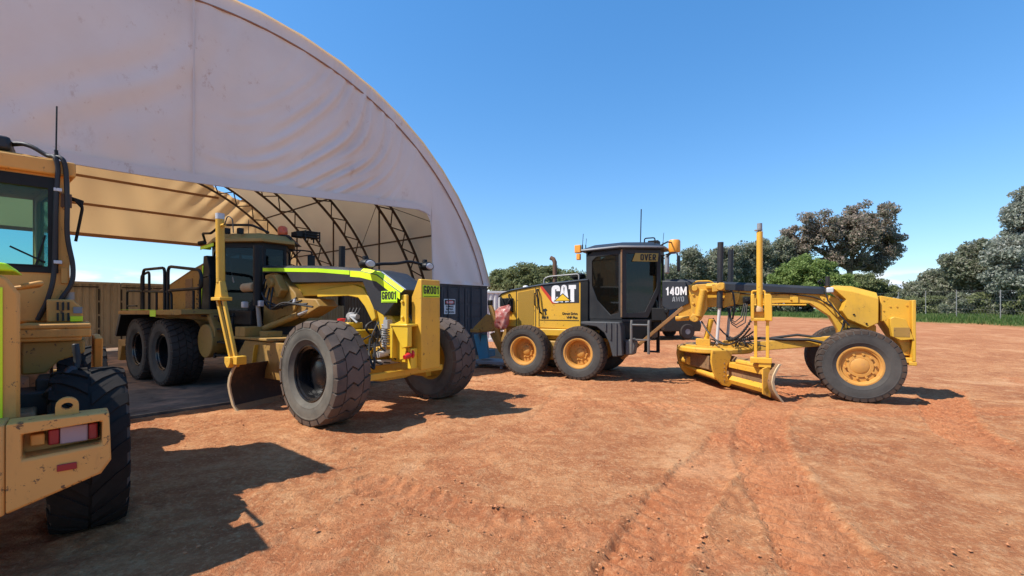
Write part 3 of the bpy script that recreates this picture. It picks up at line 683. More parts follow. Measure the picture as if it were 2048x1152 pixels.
def wheel(root, loc, flip, Rr, W, rb, N, rows, lug, tmat, smat, rmat, dish, hub_r, hub_out, nb, bolt_r, bolt_mat='rust', rz=0., spin=0.):
    bo, tr = tyre_mb(Rr, W, rb, N, rows, lug)
    h = MB(); ri = rb - .045
    h.lathe([(ri, dish), (ri * .80, dish - .012), (hub_r + .05, dish), (hub_r + .05, dish - .03), (hub_r, dish - .035), (hub_r * .97, dish - hub_out), (hub_r * .75, dish - hub_out - .02), (0.001, dish - hub_out - .022)], (0, 0, 0), 'y', 32)
    h.lathe([(ri, dish), (ri, dish + .02), (0.001, dish + .03)], (0, 0, 0), 'y', 32)
    for k in range(nb):
        a = 2 * math.pi * (k + .5) / nb; h.cyl((bolt_r * math.cos(a), 0, bolt_r * math.sin(a)), .022, dish - .05, dish + .005, 'y', 6)
    hub = h.build('wheel', rmat, root, 0, 40)
    hub.location = loc; hub.rotation_euler = (0, spin, (math.pi if flip else 0) + rz)
    tread = tr; t = MB(); t.v = bo.v; t.f = bo.f
    ty = t.build('tyre', smat, hub, 0, 50)
    # tread lugs share the tyre object as second material
    me = ty.data; o2 = tr.build('tread_tmp', tmat, None, 0, 30)
    import bmesh
    bm = bmesh.new(); bm.from_mesh(me); n0 = len(bm.faces); bm.from_mesh(o2.data); bm.faces.ensure_lookup_table()
    for f in bm.faces[n0:]: f.material_index = 1
    kk = Rr - lug
    for f in bm.faces[:n0]:
        c = f.calc_center_median()
        if abs(c.y) < .46 * W and math.hypot(c.x, c.z) > kk * .95: f.material_index = 1
    bm.to_mesh(me); bm.free(); me.materials.append(M[tmat]); bpy.data.objects.remove(o2); me.set_sharp_from_angle(angle=R_(32))
    r = MB()
    r.lathe([(rb + .03, -.375 * W), (rb + .035, -.40 * W), (rb + .01, -.415 * W), (rb - .005, -.40 * W), (rb - .01, -.36 * W), (rb - .035, -.34 * W), (ri + .002, -.27 * W), (ri + .002, dish), (ri + .002, .3 * W), (rb, .36 * W), (rb + .03, .39 * W)], (0, 0, 0), 'y', 40)
    r.build('rim', rmat, hub, 0, 40)
    return hub

# ------------------------------------------------------------------ shared grader cab (hexagonal plan)
def hexcab(root, dx, z0, body, glassm, trim):
    Rr, Bp, Ap = (-5.49 + dx, .55), (-4.52 + dx, .80), (-3.72 + dx, .25)
    c = MB()
    def mapper(p, q, s):
        P = Vector((p[0], s * p[1], 0)); Q = Vector((q[0], s * q[1], 0)); d = Q - P; nrm = Vector((d.y, -d.x, 0)).normalized() * s; nrm = -nrm
        return lambda a, b, off: tuple(P + d * a + Vector((0, 0, b)) - nrm * off * 1.0)
    ro = [(0, 3.06), (.2, 3.17), (1, 3.17), (1, z0), (.6, z0), (0, z0), (0, 2.3)]
    ri = [(.17, 2.93), (.3, 3.03), (.92, 3.05), (.92, 1.64), (.70, 1.58), (.32, 1.95), (.17, 2.32)]
    do = [(0, 3.17), (1, 3.17), (1, 2.2), (.68, z0 + .04), (0, z0 + .04)]
    di = [(.12, 3.06), (.92, 3.06), (.91, 2.26), (.60, 1.66), (.12, 1.62)]
    panes = []
    for s in (-1, 1):
        mr = mapper(Rr, Bp, s); md = mapper(Bp, Ap, s)
        if s == 1:
            pass
        c.ring_panel(ro, ri, mr, .05 if s == -1 else .05); c.ring_panel(do, di, md, .05)
        panes.append((ri, mr)); panes.append((di, md))
    # windscreen and back
    wf = lambda a, b, off: (Ap[0] - off, (a - .5) * 2 * Ap[1], b)
    wo = [(0, 3.17), (1, 3.17), (1, 1.7), (0, 1.7)]; wi = [(.1, 3.05), (.9, 3.05), (.9, 2.0), (.1, 2.0)]
    c.ring_panel(wo, wi, wf, .05); panes.append((wi, wf))
    bf = lambda a, b, off: (Rr[0] + off, (a - .5) * 2 * Rr[1], b)
    bo = [(0, 3.17), (1, 3.17), (1, z0), (0, z0)]; bi = [(.08, 3.05), (.92, 3.05), (.92, 1.9), (.08, 1.9)]
    c.ring_panel(bo, bi, bf, .05); panes.append((bi, bf))
    plan = [(Rr[0], -Rr[1]), (Bp[0], -Bp[1]), (Ap[0], -Ap[1]), (Ap[0], Ap[1]), (Bp[0], Bp[1]), (Rr[0], Rr[1])]
    c.prism([(x * 1, y * .985) for x, y in plan], z0 - .06, z0, 'z')
    cab = c.build('cab', body, root, .008)
    for poly, mf in panes:
        g_ = MB(); n = len(poly); vs = [mf(a, b, .02) for a, b in poly] + [mf(a, b, .028) for a, b in poly]
        g_.add(vs, [tuple(range(n)), tuple(range(2 * n - 1, n - 1, -1))] + [(i, (i + 1) % n, (i + 1) % n + n, i + n) for i in range(n)])
        g_.build('window', glassm, cab, 0, 0)
    # pillar tubes by the door edge
    p = MB(); p.tube([(Bp[0], -Bp[1] - .01, z0 + .05), (Bp[0], -Bp[1] - .01, 3.15)], .022, 8); p.build('pillar_trim', trim, cab, 0, 60)
    # interior: seat, console, levers
    s_ = MB(); s_.box(-4.95 + dx, -4.45 + dx, -.26, .26, 1.75, 1.92); s_.prism([(-5.1 + dx, 1.9), (-4.94 + dx, 1.9), (-5.06 + dx, 2.75), (-5.2 + dx, 2.75)], -.25, .25)
    s_.box(-4.9 + dx, -4.5 + dx, -.40, -.29, 2.0, 2.08); s_.box(-4.9 + dx, -4.5 + dx, .29, .40, 2.0, 2.08)
    s_.box(-4.85 + dx, -4.5 + dx, -.2, .2, z0, 1.75); s_.build('seat', 'seat', cab, .03)
    s_ = MB(); s_.prism([(-4.05 + dx, z0), (-3.85 + dx, z0), (-3.85 + dx, 1.9), (-4.0 + dx, 2.15), (-4.15 + dx, 2.05)], -.14, .14)
    s_.lathe([(.17, -.012), (.185, 0), (.17, .012), (.155, 0), (.17, -.012)], (-4.2 + dx, 0, 2.12), 'z', 20)
    for y in (-.3, .3): s_.tube([(-4.35 + dx, y, 2.05), (-4.3 + dx, y, 2.3)], .02, 6)
    s_.build('steering_console', 'black', cab, .01)
    return cab, plan

# ------------------------------------------------------------------ grader on the right (140M)
BO = (6.99, 9.35); BR = R_(-28)
B = thing('motor_grader', (BO[0], BO[1], 0), BR, 'yellow motor grader with black cab and 140M lettering, blade turned in the open sunny yard', 'grader')
for x, yc, fl in ((0, -1.01, 0), (0, 1.01, 1)):
    wheel(B, (x, yc, .672), fl, .685, .385, .335, 34, RIB, .022, 'tread', 'side', 'rim_y', -.09, .155, .03, 10, .225, 'rust', 0, .2)
for x, yc, fl in ((-5.49, -1.01, 0), (-6.97, -1.01, 0), (-5.49, 1.01, 1), (-6.97, 1.01, 1)):
    wheel(B, (x, yc, .648), fl, .66, .40, .345, 34, RIB, .022, 'tread', 'side', 'rim_y', .06, .12, .045, 10, .17, 'rust', 0, .5 * x)
mb = MB(); mb.prism([(-3.3, 2.2), (-2.4, 2.2), (-.45, 2.05), (-.2, 1.95), (.10, 1.5), (.42, 1.4), (.42, .75), (-.15, .75), (-.2, 1.30), (-.34, 1.58), (-.69, 1.85), (-1.2, 1.86), (-2.41, 1.79), (-3.3, 1.72)], -.19, .19)
mb.box(-2.35, -.75, -.225, .225, 1.80, 1.835); mb.build('main_frame', 'yellow', B, .012)
mb = MB(); mb.box(-1.05, -.92, -.215, -.19, 1.92, 2.04); mb.box(-1.0, -.9, -.225, -.19, 1.86, 1.99); mb.build('frame_bracket', 'yellow', B, .006); mb = MB()
mb.prism([(-.54, 2.02), (-.34, 1.93), (-.16, 1.60), (-.22, 1.55), (-.42, 1.80)], -.235, -.19)
for k in range(6): mb.cyl((-.46 + .05 * k, -.235, 1.95 - .06 * k), .014, -.02, .0, 'y', 6)
mb.build('frame_bracket', 'yellow', B, .006)
mb = MB()
lo = [(-3.62, 1.95), (-3.62, 2.44), (-3.2, 2.43), (-.43, 2.19), (-.45, 2.03), (-2.41, 2.165), (-2.98, 2.2)]
sec = lambda y, dz: [(x, y, z - (dz if z > 2.18 and i in (1, 2, 3) else 0)) for i, (x, z) in enumerate(lo)]
mb.loft([sec(-.26, .05), sec(-.20, 0), sec(.20, 0), sec(.26, .05)]); mb.build('beam_cover', 'slate', B, .006)
mb = MB(); mb.prism([(-3.66, 2.40), (-3.14, 2.36), (-3.06, 1.86), (-3.30, 1.74), (-3.52, 1.70), (-3.66, 1.80)], -.36, -.27); pn = mb.build('side_panel', 'slate', B, .01)
letters('140M', .195, (-3.345, -.362, 2.15), 0, 'decal_white', pn, xs=.98, t=.175)
letters('AWD', .12, (-3.30, -.362, 1.96), 0, 'decal_grey', pn, xs=1.1, t=.12)
# nose hood
full = [(-.40, 2.22), (0, 2.19), (.41, 2.05), (.41, 1.44), (.24, 1.34), (-.08, 1.51), (-.20, 1.70), (-.12, 1.93)]
low = [(-.30, 2.14), (0.0, 2.08), (.41, 1.93), (.41, 1.46), (.24, 1.36), (-.08, 1.53), (-.17, 1.70), (-.10, 1.92)]
mb = MB(); mb.loft([[(x, -.44, z) for x, z in low], [(x, -.29, z) for x, z in full], [(x, .29, z) for x, z in full], [(x, .44, z) for x, z in low]])
mb.build('nose_hood', 'yellow', B, .012)
for x, z in ((.02, 1.62), (.22, 1.44)): MB().cyl((x, -.445, z), .018, -.012, .01, 'y', 8).build('hood_bolt', 'black', B, 0, 30)
mb = MB(); mb.box(-.42, -.30, -.42, -.26, 2.06, 2.17); hd = mb.build('headlight', 'silver', B, .02)
mb = MB(); mb.cyl((-.40, -.34, 2.30), .04, -.09, .10, 'z', 10); mb.tube([(-.42, -.3, 2.2), (-.5, -.32, 2.34), (-.56, -.3, 2.3), (-.5, -.26, 2.25)], .013, 6); mb.tube([(-.45, -.3, 2.15), (-.40, -.4, 1.9), (-.2, -.42, 1.6), (-.05, -.4, 1.4)], .014, 6)
mb.build('wiring', 'hose', B, 0, 60)
# push plate at the front
mb = MB(); mb.prism([(.45, 1.99), (.90, 1.89), (.90, .84), (.80, .84), (.76, 1.02), (.50, 1.50), (.45, 1.48)], -.37, .37)
mb.box(.90, .955, -.50, .50, .74, 1.90); mb.box(.78, .935, -.46, .46, .70, .80); mb.box(.86, .97, -.50, .50, .66, .735)
mb.build('push_block', 'yellow', B, .01)
mb = MB(); mb.prism([(.57, 1.42), (.57, 1.55), (.63, 1.585), (.80, 1.54), (.92, 1.16), (.73, 1.13), (.60, 1.20)], -.52, -.372)
lb = mb.build('light_housing', 'yellow', B, .01)
mb = MB(); mb.box(.62, .86, -.525, -.5205, 1.20, 1.38); mb.build('lens', 'yellow_dirt_shade', lb, .003)  # panel set where there is only shade; its darker paint imitates that
mb = MB()
for x, z in ((.50, 1.90), (.50, 1.70), (.85, 1.80), (.85, 1.05), (.85, .92), (.70, 1.78), (.60, 1.78)): mb.cyl((x, -.372, z), .016, -.012, .004, 'y', 6)
mb.box(.885, .897, -.374, -.368, .86, 1.86); mb.build('plate_bolts', 'yellow_st', B, 0, 30)
mb = MB()
for x in (-2.2, -1.9, -1.6, -1.3): mb.cyl((x, -.192, 2.02), .018, -.012, .004, 'y', 6)
mb.box(-1.72, -1.69, -.197, -.189, 1.84, 2.07); mb.box(-2.28, -1.0, -.196, -.189, 1.935, 1.945); mb.build('weld_seam', 'yellow_st', B, 0, 30)
mb = MB(); mb.tube(rounded([(-2.4, -.215, 2.12), (-1.7, -.225, 2.05), (-1.1, -.225, 2.06), (-.6, -.23, 1.98), (-.3, -.26, 1.78)], .1), .014, 6); mb.tube(rounded([(-2.35, -.22, 1.93), (-2.0, -.24, 1.78), (-1.75, -.24, 1.88)], .1), .016, 6); mb.build('frame_hose', 'hose', B, 0, 60)
mb = MB(); mb.box(-1.95, -1.80, -.30, -.19, 1.86, 2.0); mb.cyl((-1.87, -.30, 1.93), .045, -.05, .0, 'y', 12); mb.build('control_valve', 'black', B, .01)
# front axle
mb = MB(); mb.prism([(-1.0, .52), (-.85, .52), (-.2, .46), (.2, .46), (.85, .52), (1.0, .52), (1.0, .80), (.3, .92), (-.3, .92), (-1.0, .80)], -.14, .16, 'x')
for s in (-1, 1): mb.box(-.16, .16, s * .86 - .06, s * .86 + .06, .42, 1.0)
mb.build('front_axle', 'yellow', B, .012)
mb = MB(); mb.tube([(-.24, -.85, .62), (-.24, .85, .62)], .03, 8); mb.tube([(.22, -.8, .75), (.22, .8, .75)], .035, 8); mb.build('tie_rod', 'rod', B, 0, 60)
mb = MB()
for k in range(7):
    y = -.30 + .07 * k; mb.tube(rounded([(-.12 + .03 * k, y, 1.5), (-.2, y - .12, 1.15 + .03 * k), (.05, y - .1, .85)], .2), .014, 6)
mb.box(-.05, .15, -.3, .3, .95, 1.35); mb.build('hydraulic_hoses', 'hose', B, 0, 60)
# engine hood
top = [(-7.98, 2.07), (-7.93, 2.13), (-7.66, 2.21), (-6.68, 2.35), (-5.62, 2.43)]
mb = MB(); mb.prism([(-7.98, 1.25)] + top + [(-5.62, 1.20)], -.60, .60); hood = mb.build('engine_hood', 'yellow', B, .012)
mb = MB(); tt = [(-8.02, 2.06)] + [(x, z + .005) for x, z in top[1:]] + [(-5.42, 2.445)]; ub = [(x, z + (.055 if i else .01)) for i, (x, z) in enumerate(tt)]
mb.loft([[(x, y, z) for x, z in tt] + [(x, y, z - dz) for x, z in ub[::-1]] for y, dz in ((-.625, .03), (-.5, 0), (.5, 0), (.625, .03))]); mb.build('hood_top', 'slate', hood, .006)
mb = MB(); mb.box(-5.62, -5.42, -.615, .615, 1.28, 2.43); mb.build('hood_front_panel', 'black', hood, .008)
mb = MB(); mb.prism([(-6.70, 2.345), (-5.66, 2.425), (-5.66, 1.885), (-6.29, 1.872)], -.606, -.602); dk = mb.build('logo_panel', 'slate', hood)
mb = MB(); mb.prism([(-6.74, 2.325), (-6.70, 2.24), (-6.40, 1.87), (-6.29, 1.872), (-6.70, 2.345)], -.609, -.6065); mb.build('red_stripe', 'decal_red', hood)
letters('CAT', .42, (-6.07, -.608, 2.115), 0, 'decal_white', dk, xs=.98, t=.25, gap=.05)
mb = MB(); mb.prism([(-6.36, 1.925), (-5.86, 1.932), (-6.10, 2.135)], -.6145, -.6125); mb.build('triangle_edge', 'ink', dk)
mb = MB(); mb.prism([(-6.31, 1.938), (-5.91, 1.945), (-6.10, 2.105)], -.617, -.615); mb.build('yellow_triangle', 'decal_yellow', dk)
text('Direct Drive', .085, (-5.70, -.606, 1.605), NEAR, 'ink', hood, xs=.95, off=.002, align='RIGHT'); text('VHP Plus', .085, (-5.70, -.606, 1.505), NEAR, 'ink', hood, xs=.95, off=.002, align='RIGHT')
mb = MB(); mb.prism([(-6.66, 1.72), (-6.58, 1.74), (-6.54, 1.70), (-6.58, 1.66), (-6.56, 1.58), (-6.60, 1.55), (-6.62, 1.65), (-6.67, 1.67)], -.606, -.602)
for k in range(3): mb.box(-6.70 + .07 * k, -6.65 + .07 * k, -.606, -.602, 1.47, 1.53)
mb.build('small_decal', 'ink', hood)
g = G('grille_mesh'); v = g.n('ShaderNodeTexVoronoi'); v.inputs['Scale'].default_value = 46; v.inputs['Randomness'].default_value = 0.; g.L(g.obj(), v.inputs['Vector'])
M['grille'] = g.done(g.bsdf(g.mix(g.rng(v.outputs['Distance'], .30, .42), (.08, .045, .01), (.46, .26, .025)), .5, 0, g.bump(v.outputs['Distance'], .4, .01)))
mb = MB(); mb.prism([(-7.41, 2.17), (-6.93, 2.24), (-6.93, 1.29), (-7.41, 1.30)], -.605, -.601); mb.build('grille', 'grille', hood)
for a, b in (((-7.46, 1.26), (-7.46, 2.21)), ((-6.88, 1.26), (-6.88, 2.29)), ((-6.78, 1.26), (-6.78, 2.31))): MB().box(a[0] - .008, a[0] + .008, -.607, -.601, a[1], b[1]).build('panel_gap', 'ink', hood)
mb = MB(); mb.box(-6.76, -5.66, -.607, -.601, 1.425, 1.440); mb.build('panel_gap', 'ink', hood)
for x, z0, z1 in ((-7.68, 1.65, 2.12), (-6.83, 1.62, 2.24)):
    mb = MB(); mb.tube(rounded([(x + .02, -.60, z1), (x + .02, -.68, z1), (x + .06, -.68, z0 + .3), (x + .12, -.68, z0), (x + .12, -.60, z0)], .05), .022, 6); mb.tube(rounded([(x - .06, -.60, z1 - .1), (x - .06, -.66, z1 - .1), (x - .05, -.66, z0 + .2), (x - .05, -.60, z0 + .2)], .05), .014, 6); mb.build('hood_handle', 'black', hood, 0, 60)
mb = MB(); mb.box(-7.95, -7.55, -.66, -.60, 1.68, 2.02); mb.tube([(-7.9, -.68, 2.05), (-7.75, -.70, 1.75), (-7.6, -.68, 2.0)], .03, 6); mb.build('tail_light_cluster', 'black', hood, .02)
mb = MB(); mb.box(-7.75, -4.9, -.55, .55, .92, 1.27); mb.box(-7.5, -5.0, -.66, .66, 1.02, 1.20); mb.build('rear_frame', 'yellow', B, .02)
for s in (-1, 1):
    mb = MB(); mb.box(-7.15, -5.3, s * .72 - .09, s * .72 + .09, .42, .90); mb.build('tandem_case', 'yellow_dirt_shade', B, .03)
mb = MB(); mb.tube([(-6.46, -.28, 2.40), (-6.46, -.28, 2.98), (-6.50, -.28, 3.07), (-6.58, -.28, 3.11)], .058, 14); mb.build('exhaust_pipe', 'rust', B, 0, 40)
mb = MB(); mb.lathe([(.001, .0), (.16, .0), (.2, .03), (.2, .10), (.15, .14), (.001, .15)], (-5.86, -.1, 2.53), 'z', 24); mb.cyl((-5.86, -.1, 2.4), .12, 0, .15, 'z', 16); mb.build('air_precleaner', 'black', B, 0, 40)
mb = MB(); mb.tube(rounded([(-6.75, -.35, 2.38), (-6.75, -.35, 2.54), (-6.6, -.35, 2.60), (-5.75, -.35, 2.64), (-5.75, -.35, 2.46)], .08), .02, 6); mb.build('hood_rail', 'steel', B, 0, 60)
mb = MB(); mb.lathe([(.001, 0), (.09, 0), (.09, .07), (.06, .11), (.001, .12)], (-7.42, -.1, 2.27), 'z', 14); mb.build('roof_dome', 'white', B, 0, 40)
# ripper at the rear
rip = MB(); 
for s in (-.42, .42):
    rip.prism([(-9.0, 1.08), (-8.93, 1.20), (-8.50, 1.58), (-8.30, 1.52), (-8.2, 1.25), (-8.3, 1.10), (-8.65, 1.06)], s - .04, s + .04)
    rip.tube([(-8.40, s, 1.82), (-8.28, s, 1.5), (-8.12, s, .95), (-8.0, s, .62)], .085, 8, [.07, .10, .09, .07])
    rip.prism([(-8.5, 1.0), (-8.35, 1.05), (-7.95, .75), (-8.05, .35), (-8.2, .5)], s * .6 - .05, s * .6 + .05)
    rip.prism([(-8.0, .8), (-7.7, 1.6), (-7.45, 1.55), (-7.5, .8)], s * 1.25 - .03, s * 1.25 + .03)
rip.box(-9.0, -8.7, -.55, .55, 1.04, 1.14); rip.tube([(-8.6, 0, 1.2), (-7.9, 0, 1.55)], .07, 10)
rip.build('ripper', 'yellow_dirt_shade', B, .012)
mb = MB(); mb.box(-8.46, -8.34, -.48, -.36, 1.82, 1.98); mb.build('ripper_pin', 'black', B, .02)
# red bag hanging on the rear
bag = thing('plastic_bag', (0, 0, 0), 0, 'red and pink plastic bag hanging at the rear of the grader hood', 'bag')
bag.location = B.location; bag.rotation_euler = (0, 0, BR)
mb = MB(); secs = []
for k, (z, wx, wy, ox) in enumerate(((1.84, .015, .012, .17), (1.80, .06, .02, .13), (1.75, .17, .04, .05), (1.66, .22, .07, .0), (1.56, .20, .10, -.03), (1.45, .19, .12, -.05), (1.34, .20, .11, -.06), (1.24, .17, .08, -.07), (1.20, .11, .05, -.08), (1.185, .02, .02, -.08))):
    secs.append([(-7.76 + ox + wx * (abs(math.cos(a)) ** .6 * (1 if math.cos(a) > 0 else -1)) * (1 + .14 * math.sin(3 * a + k * 1.3)), -.80 + wy * math.sin(a) * (1 + .3 * math.sin(5 * a + k)), z + .035 * math.sin(2 * a + k * .8) * min(1, wx * 8)) for a in np.linspace(0, 2 * math.pi, 25)[:-1]])
g = G('thin_red_plastic'); n1 = g.noise(9, 4); t_ = g.n('ShaderNodeBsdfTranslucent'); t_.inputs[0].default_value = (.75, .2, .18, 1); m_ = g.n('ShaderNodeMixShader'); m_.inputs[0].default_value = .3
g.L(g.bsdf(g.mix(g.rng(n1, .4, .6), (.48, .13, .11), (.58, .34, .29)), .3, 0, g.bump(n1, .6, .03)), m_.inputs[1]); g.L(t_.outputs[0], m_.inputs[2]); M['bag'] = g.done(m_.outputs[0])
mb.loft(secs); mb.build('bag', 'bag', bag, 0, 50)
# blue stand and grey pallet sheet behind the ripper
st = thing('steel_stand', (0, 0, 0), 0, 'blue steel stand on a flat grey base behind the ripper of the grader', 'stand'); st.location = B.location; st.rotation_euler = (0, 0, BR)
mb = MB(); mb.prism([(-9.15, .95), (-9.02, .97), (-8.92, .62), (-8.86, .98), (-8.72, .95), (-8.62, .28), (-8.95, .22)], -.15, -.05); mb.box(-9.0, -8.65, -.05, .3, .3, .5); mb.build('stand_body', 'blue', st, .01)
mb = MB(); mb.box(-9.1, -8.0, -.35, .45, .12, .20)
for x in (-9.0, -8.15):
    for y in (-.3, .38): mb.box(x, x + .08, y, y + .06, 0, .12)
mb.build('base_sheet', 'greyflat', st, .008)
# cab
cab, plan = hexcab(B, 0, 1.48, 'black_d', 'glass_dk', 'brown')
mb = MB(); rp = [(-5.60, -.60), (-4.55, -.88), (-3.62, -.34), (-3.62, .34), (-4.55, .88), (-5.60, .60)]
mb.loft([[(x, y, 3.17) for x, y in rp], [(x, y, 3.235) for x, y in rp], [(-4.6 + (x + 4.6) * .72, y * .6, 3.36) for x, y in rp], [(-4.6 + (x + 4.6) * .45, y * .4, 3.375) for x, y in rp]]); roof = mb.build('cab_roof', 'slate', cab, .01)
mb = MB(); mb.tube([(x, y, 3.215) for x, y in rp[:4]], .022, 6); mb.build('roof_gutter', 'decal_grey', roof, 0, 60)
mb = MB(); mb.tube(rounded([(-4.1, -.25, 3.30), (-4.1, -.25, 3.46), (-3.85, -.25, 3.46), (-3.85, -.25, 3.3)], .05), .018, 6); mb.box(-4.05, -3.8, -.1, .2, 3.3, 3.42); mb.tube([(-3.7, -.35, 3.25), (-3.55, -.3, 3.33), (-3.5, 0, 3.35), (-3.55, .3, 3.33)], .02, 6); mb.build('roof_rack', 'black', roof, .01)
for x, y, h, rr in ((-4.25, 0, 1.0, .014), (-5.62, -.45, .42, .008), (-3.72, .1, .38, .006), (-5.55, -.40, .3, .006)):
    mb = MB(); mb.tube([(x, y, 3.24), (x, y, 3.38)], rr * 2.0, 6); mb.tube([(x, y, 3.36), (x + .02, y, 3.24 + h)], rr, 5); mb.build('antenna', 'black', roof, 0, 60)
mb = MB(); mb.lathe([(.001, 0), (.13, 0), (.14, .03), (.14, .26), (.12, .30), (.001, .31)], (-3.45, .10, 3.12), 'z', 14); mb.tube([(-3.6, .1, 3.1), (-3.42, .1, 3.1)], .02, 6); mb.build('work_light', 'orange', roof, 0, 40)
mb = MB(); mb.box(-5.78, -5.62, -.62, -.50, 3.16, 3.36); mb.box(-5.74, -5.64, -.60, -.50, 2.98, 3.14); mb.tube([(-5.6, -.5, 3.2), (-5.72, -.56, 3.2)], .03, 6); mb.build('corner_light', 'orange', roof, .02)
# OVER SIZE banner behind the glass: only OVER shows
ang = math.atan2(.55, .80)
mb = MB(); mb.prism([(.26, 2.87), (.34, 3.07), (.92, 3.07), (.90, 2.87)], -.006, 0); bn = mb.build('oversize_banner', 'banner', cab)
bn.location = (-4.52, -.80 - .004, 0); bn.rotation_euler = (0, 0, ang)
letters('OVER', .15, (.66, -.008, 2.97), 0, 'ink', bn, xs=1.15, t=.20)
# mirrors
mb = MB(); mb.tube(rounded([(-3.7, -.26, 3.0), (-3.45, -.55, 3.02), (-3.28, -.72, 3.02), (-3.24, -.74, 2.85)], .05), .018, 6); mb.tube([(-3.7, -.26, 2.9), (-3.45, -.55, 3.0)], .014, 6); ma = mb.build('mirror_arm', 'black', cab, 0, 60)
mb = MB(); mb.box(-3.27, -3.21, -.82, -.66, 2.58, 2.94); mb.build('mirror', 'black', ma, .02)
mb = MB(); mb.box(-3.60, -3.50, -.44, -.30, 2.56, 3.04); mb.build('mirror', 'greyflat', ma, .04)
# lower cab body, fender, steps
mb = MB(); mb.prism([(-5.4, -.6), (-4.52, -.78), (-3.9, -.4), (-3.9, .4), (-4.52, .78), (-5.4, .6)], 1.0, 1.42, 'z'); mb.box(-4.5, -3.7, -.25, .25, 1.2, 1.5); mb.build('cab_base', 'black', B, .02)
mb = MB(); mb.prism([(-5.44, 1.42), (-4.50, 1.42), (-4.46, 1.30), (-4.42, .64), (-4.66, .60), (-4.74, .92), (-4.86, 1.16), (-5.05, 1.30), (-5.44, 1.35)], -1.10, -.62); fd = mb.build('fender', 'fender_grey', B, .02)
mb = MB()
for x, z0 in ((-4.82, 1.2), (-4.70, 1.0), (-4.57, .62)): mb.box(x - .018, x + .018, -1.125, -1.101, z0, 1.40)
mb.build('fender_rib', 'fender_grey', fd, .006)
mb = MB(); mb.prism([(-4.40, .98), (-4.22, 1.05), (-4.15, .92), (-4.20, .66), (-4.40, .64)], -.95, -.68); mb.build('washer_tank', 'step_grey', B, .03)
mb = MB()
for x in (-4.23, -3.84): mb.tube([(x, -1.02, 1.46), (x, -1.06, 1.36), (x, -1.06, .70)], .032, 8)
mb.tube([(-4.23, -1.06, 1.36), (-3.84, -1.06, 1.36)], .025, 8); mb.box(-4.25, -3.82, -1.02, -.85, 1.0, 1.03); mb.build('access_steps', 'step_grey', B, .004)
mb = MB()
for x in (-4.31, -3.99): mb.box(x - .045, x + .045, .94, .98, .55, 1.3)
mb.box(-4.35, -3.95, .85, 1.0, .56, .60); mb.build('access_steps', 'black', B, .006)
mb = MB(); mb.prism([(-4.60, .53), (-4.54, .49), (-3.14, 1.73), (-3.19, 1.79)], -.62, -.54); mb.build('lift_link', 'link', B, .008)
mb = MB(); mb.box(-3.9, -3.55, -.4, -.1, 1.45, 1.75); mb.lathe([(.001, -.03), (.05, -.03), (.06, .0), (.06, .03)], (-3.55, -.44, 1.68), 'y', 12); mb.build('valve_block', 'black', B, .01)
# lift arms and cylinders
mb = MB(); mb.prism([(-3.06, 2.28), (-2.52, 2.30), (-2.45, 2.18), (-2.66, 2.10), (-2.66, 1.75), (-2.80, 1.47), (-3.02, 1.46), (-3.0, 1.75)], -.52, -.34)
mb.prism([(-2.55, 2.28), (-2.30, 2.30), (-2.30, 2.14), (-2.55, 2.10)], -.68, -.34); mb.cyl((-2.92, -.52, 1.52), .09, -.08, .06, 'y', 14); mb.cyl((-2.92, -.52, 2.2), .07, -.06, .06, 'y', 14); mb.cyl((-2.38, -.62, 2.22), .085, -.11, .06, 'y', 14)
mb.prism([(-3.3, 2.0), (-2.9, 2.1), (-2.9, 1.5), (-3.3, 1.45)], -.30, .30); mb.tube([(-2.74, -.56, 2.16), (-2.84, -.56, 1.56)], .075, 12); mb.tube([(-3.05, -.4, 1.52), (-3.35, -.4, 1.5)], .06, 10); mb.tube([(-2.66, -.5, 2.24), (-2.32, -.66, 2.24)], .07, 10)
for zz in (1.6, 1.85, 2.05): mb.cyl((-2.95, -.53, zz), .03, -.02, .02, 'y', 8)

mb.prism([(-2.3, 2.1), (-2.0, 2.08), (-2.05, 1.85), (-2.35, 1.75)], -.30, -.19); mb.build('lift_arm', 'yellow_st', B, .02)
mb = MB(); mb.tube(rounded([(-3.0, -.45, 2.27), (-2.9, -.5, 2.36), (-2.6, -.5, 2.36), (-2.5, -.45, 2.28)], .06), .018, 6); mb.build('grab_tube', 'yellow', B, 0, 60)
for y, zt in ((-.62, 3.2), (.62, 3.17)):
    mb = MB(); mb.tube([(-2.38 + (.16 if y > 0 else 0), y, zt), (-2.40 + (.16 if y > 0 else 0), y, 1.75)], .062, 12); cyl = mb.build('lift_cylinder', 'black_d', B, 0, 40)
    mb = MB(); mb.tube([(-2.40 + (.16 if y > 0 else 0), y, 1.75), (-2.46 + (.16 if y > 0 else 0), y * .95, .95)], .034, 10); mb.build('rod', 'rod', cyl, 0, 40)
mb = MB(); mb.tube([(-2.58, -.45, 1.50), (-2.72, -.35, .92)], .06, 10); mb.cyl((-2.72, -.40, .93), .09, -.05, .1, 'y', 12); mb.build('shift_cylinder', 'yellow', B, 0, 40)
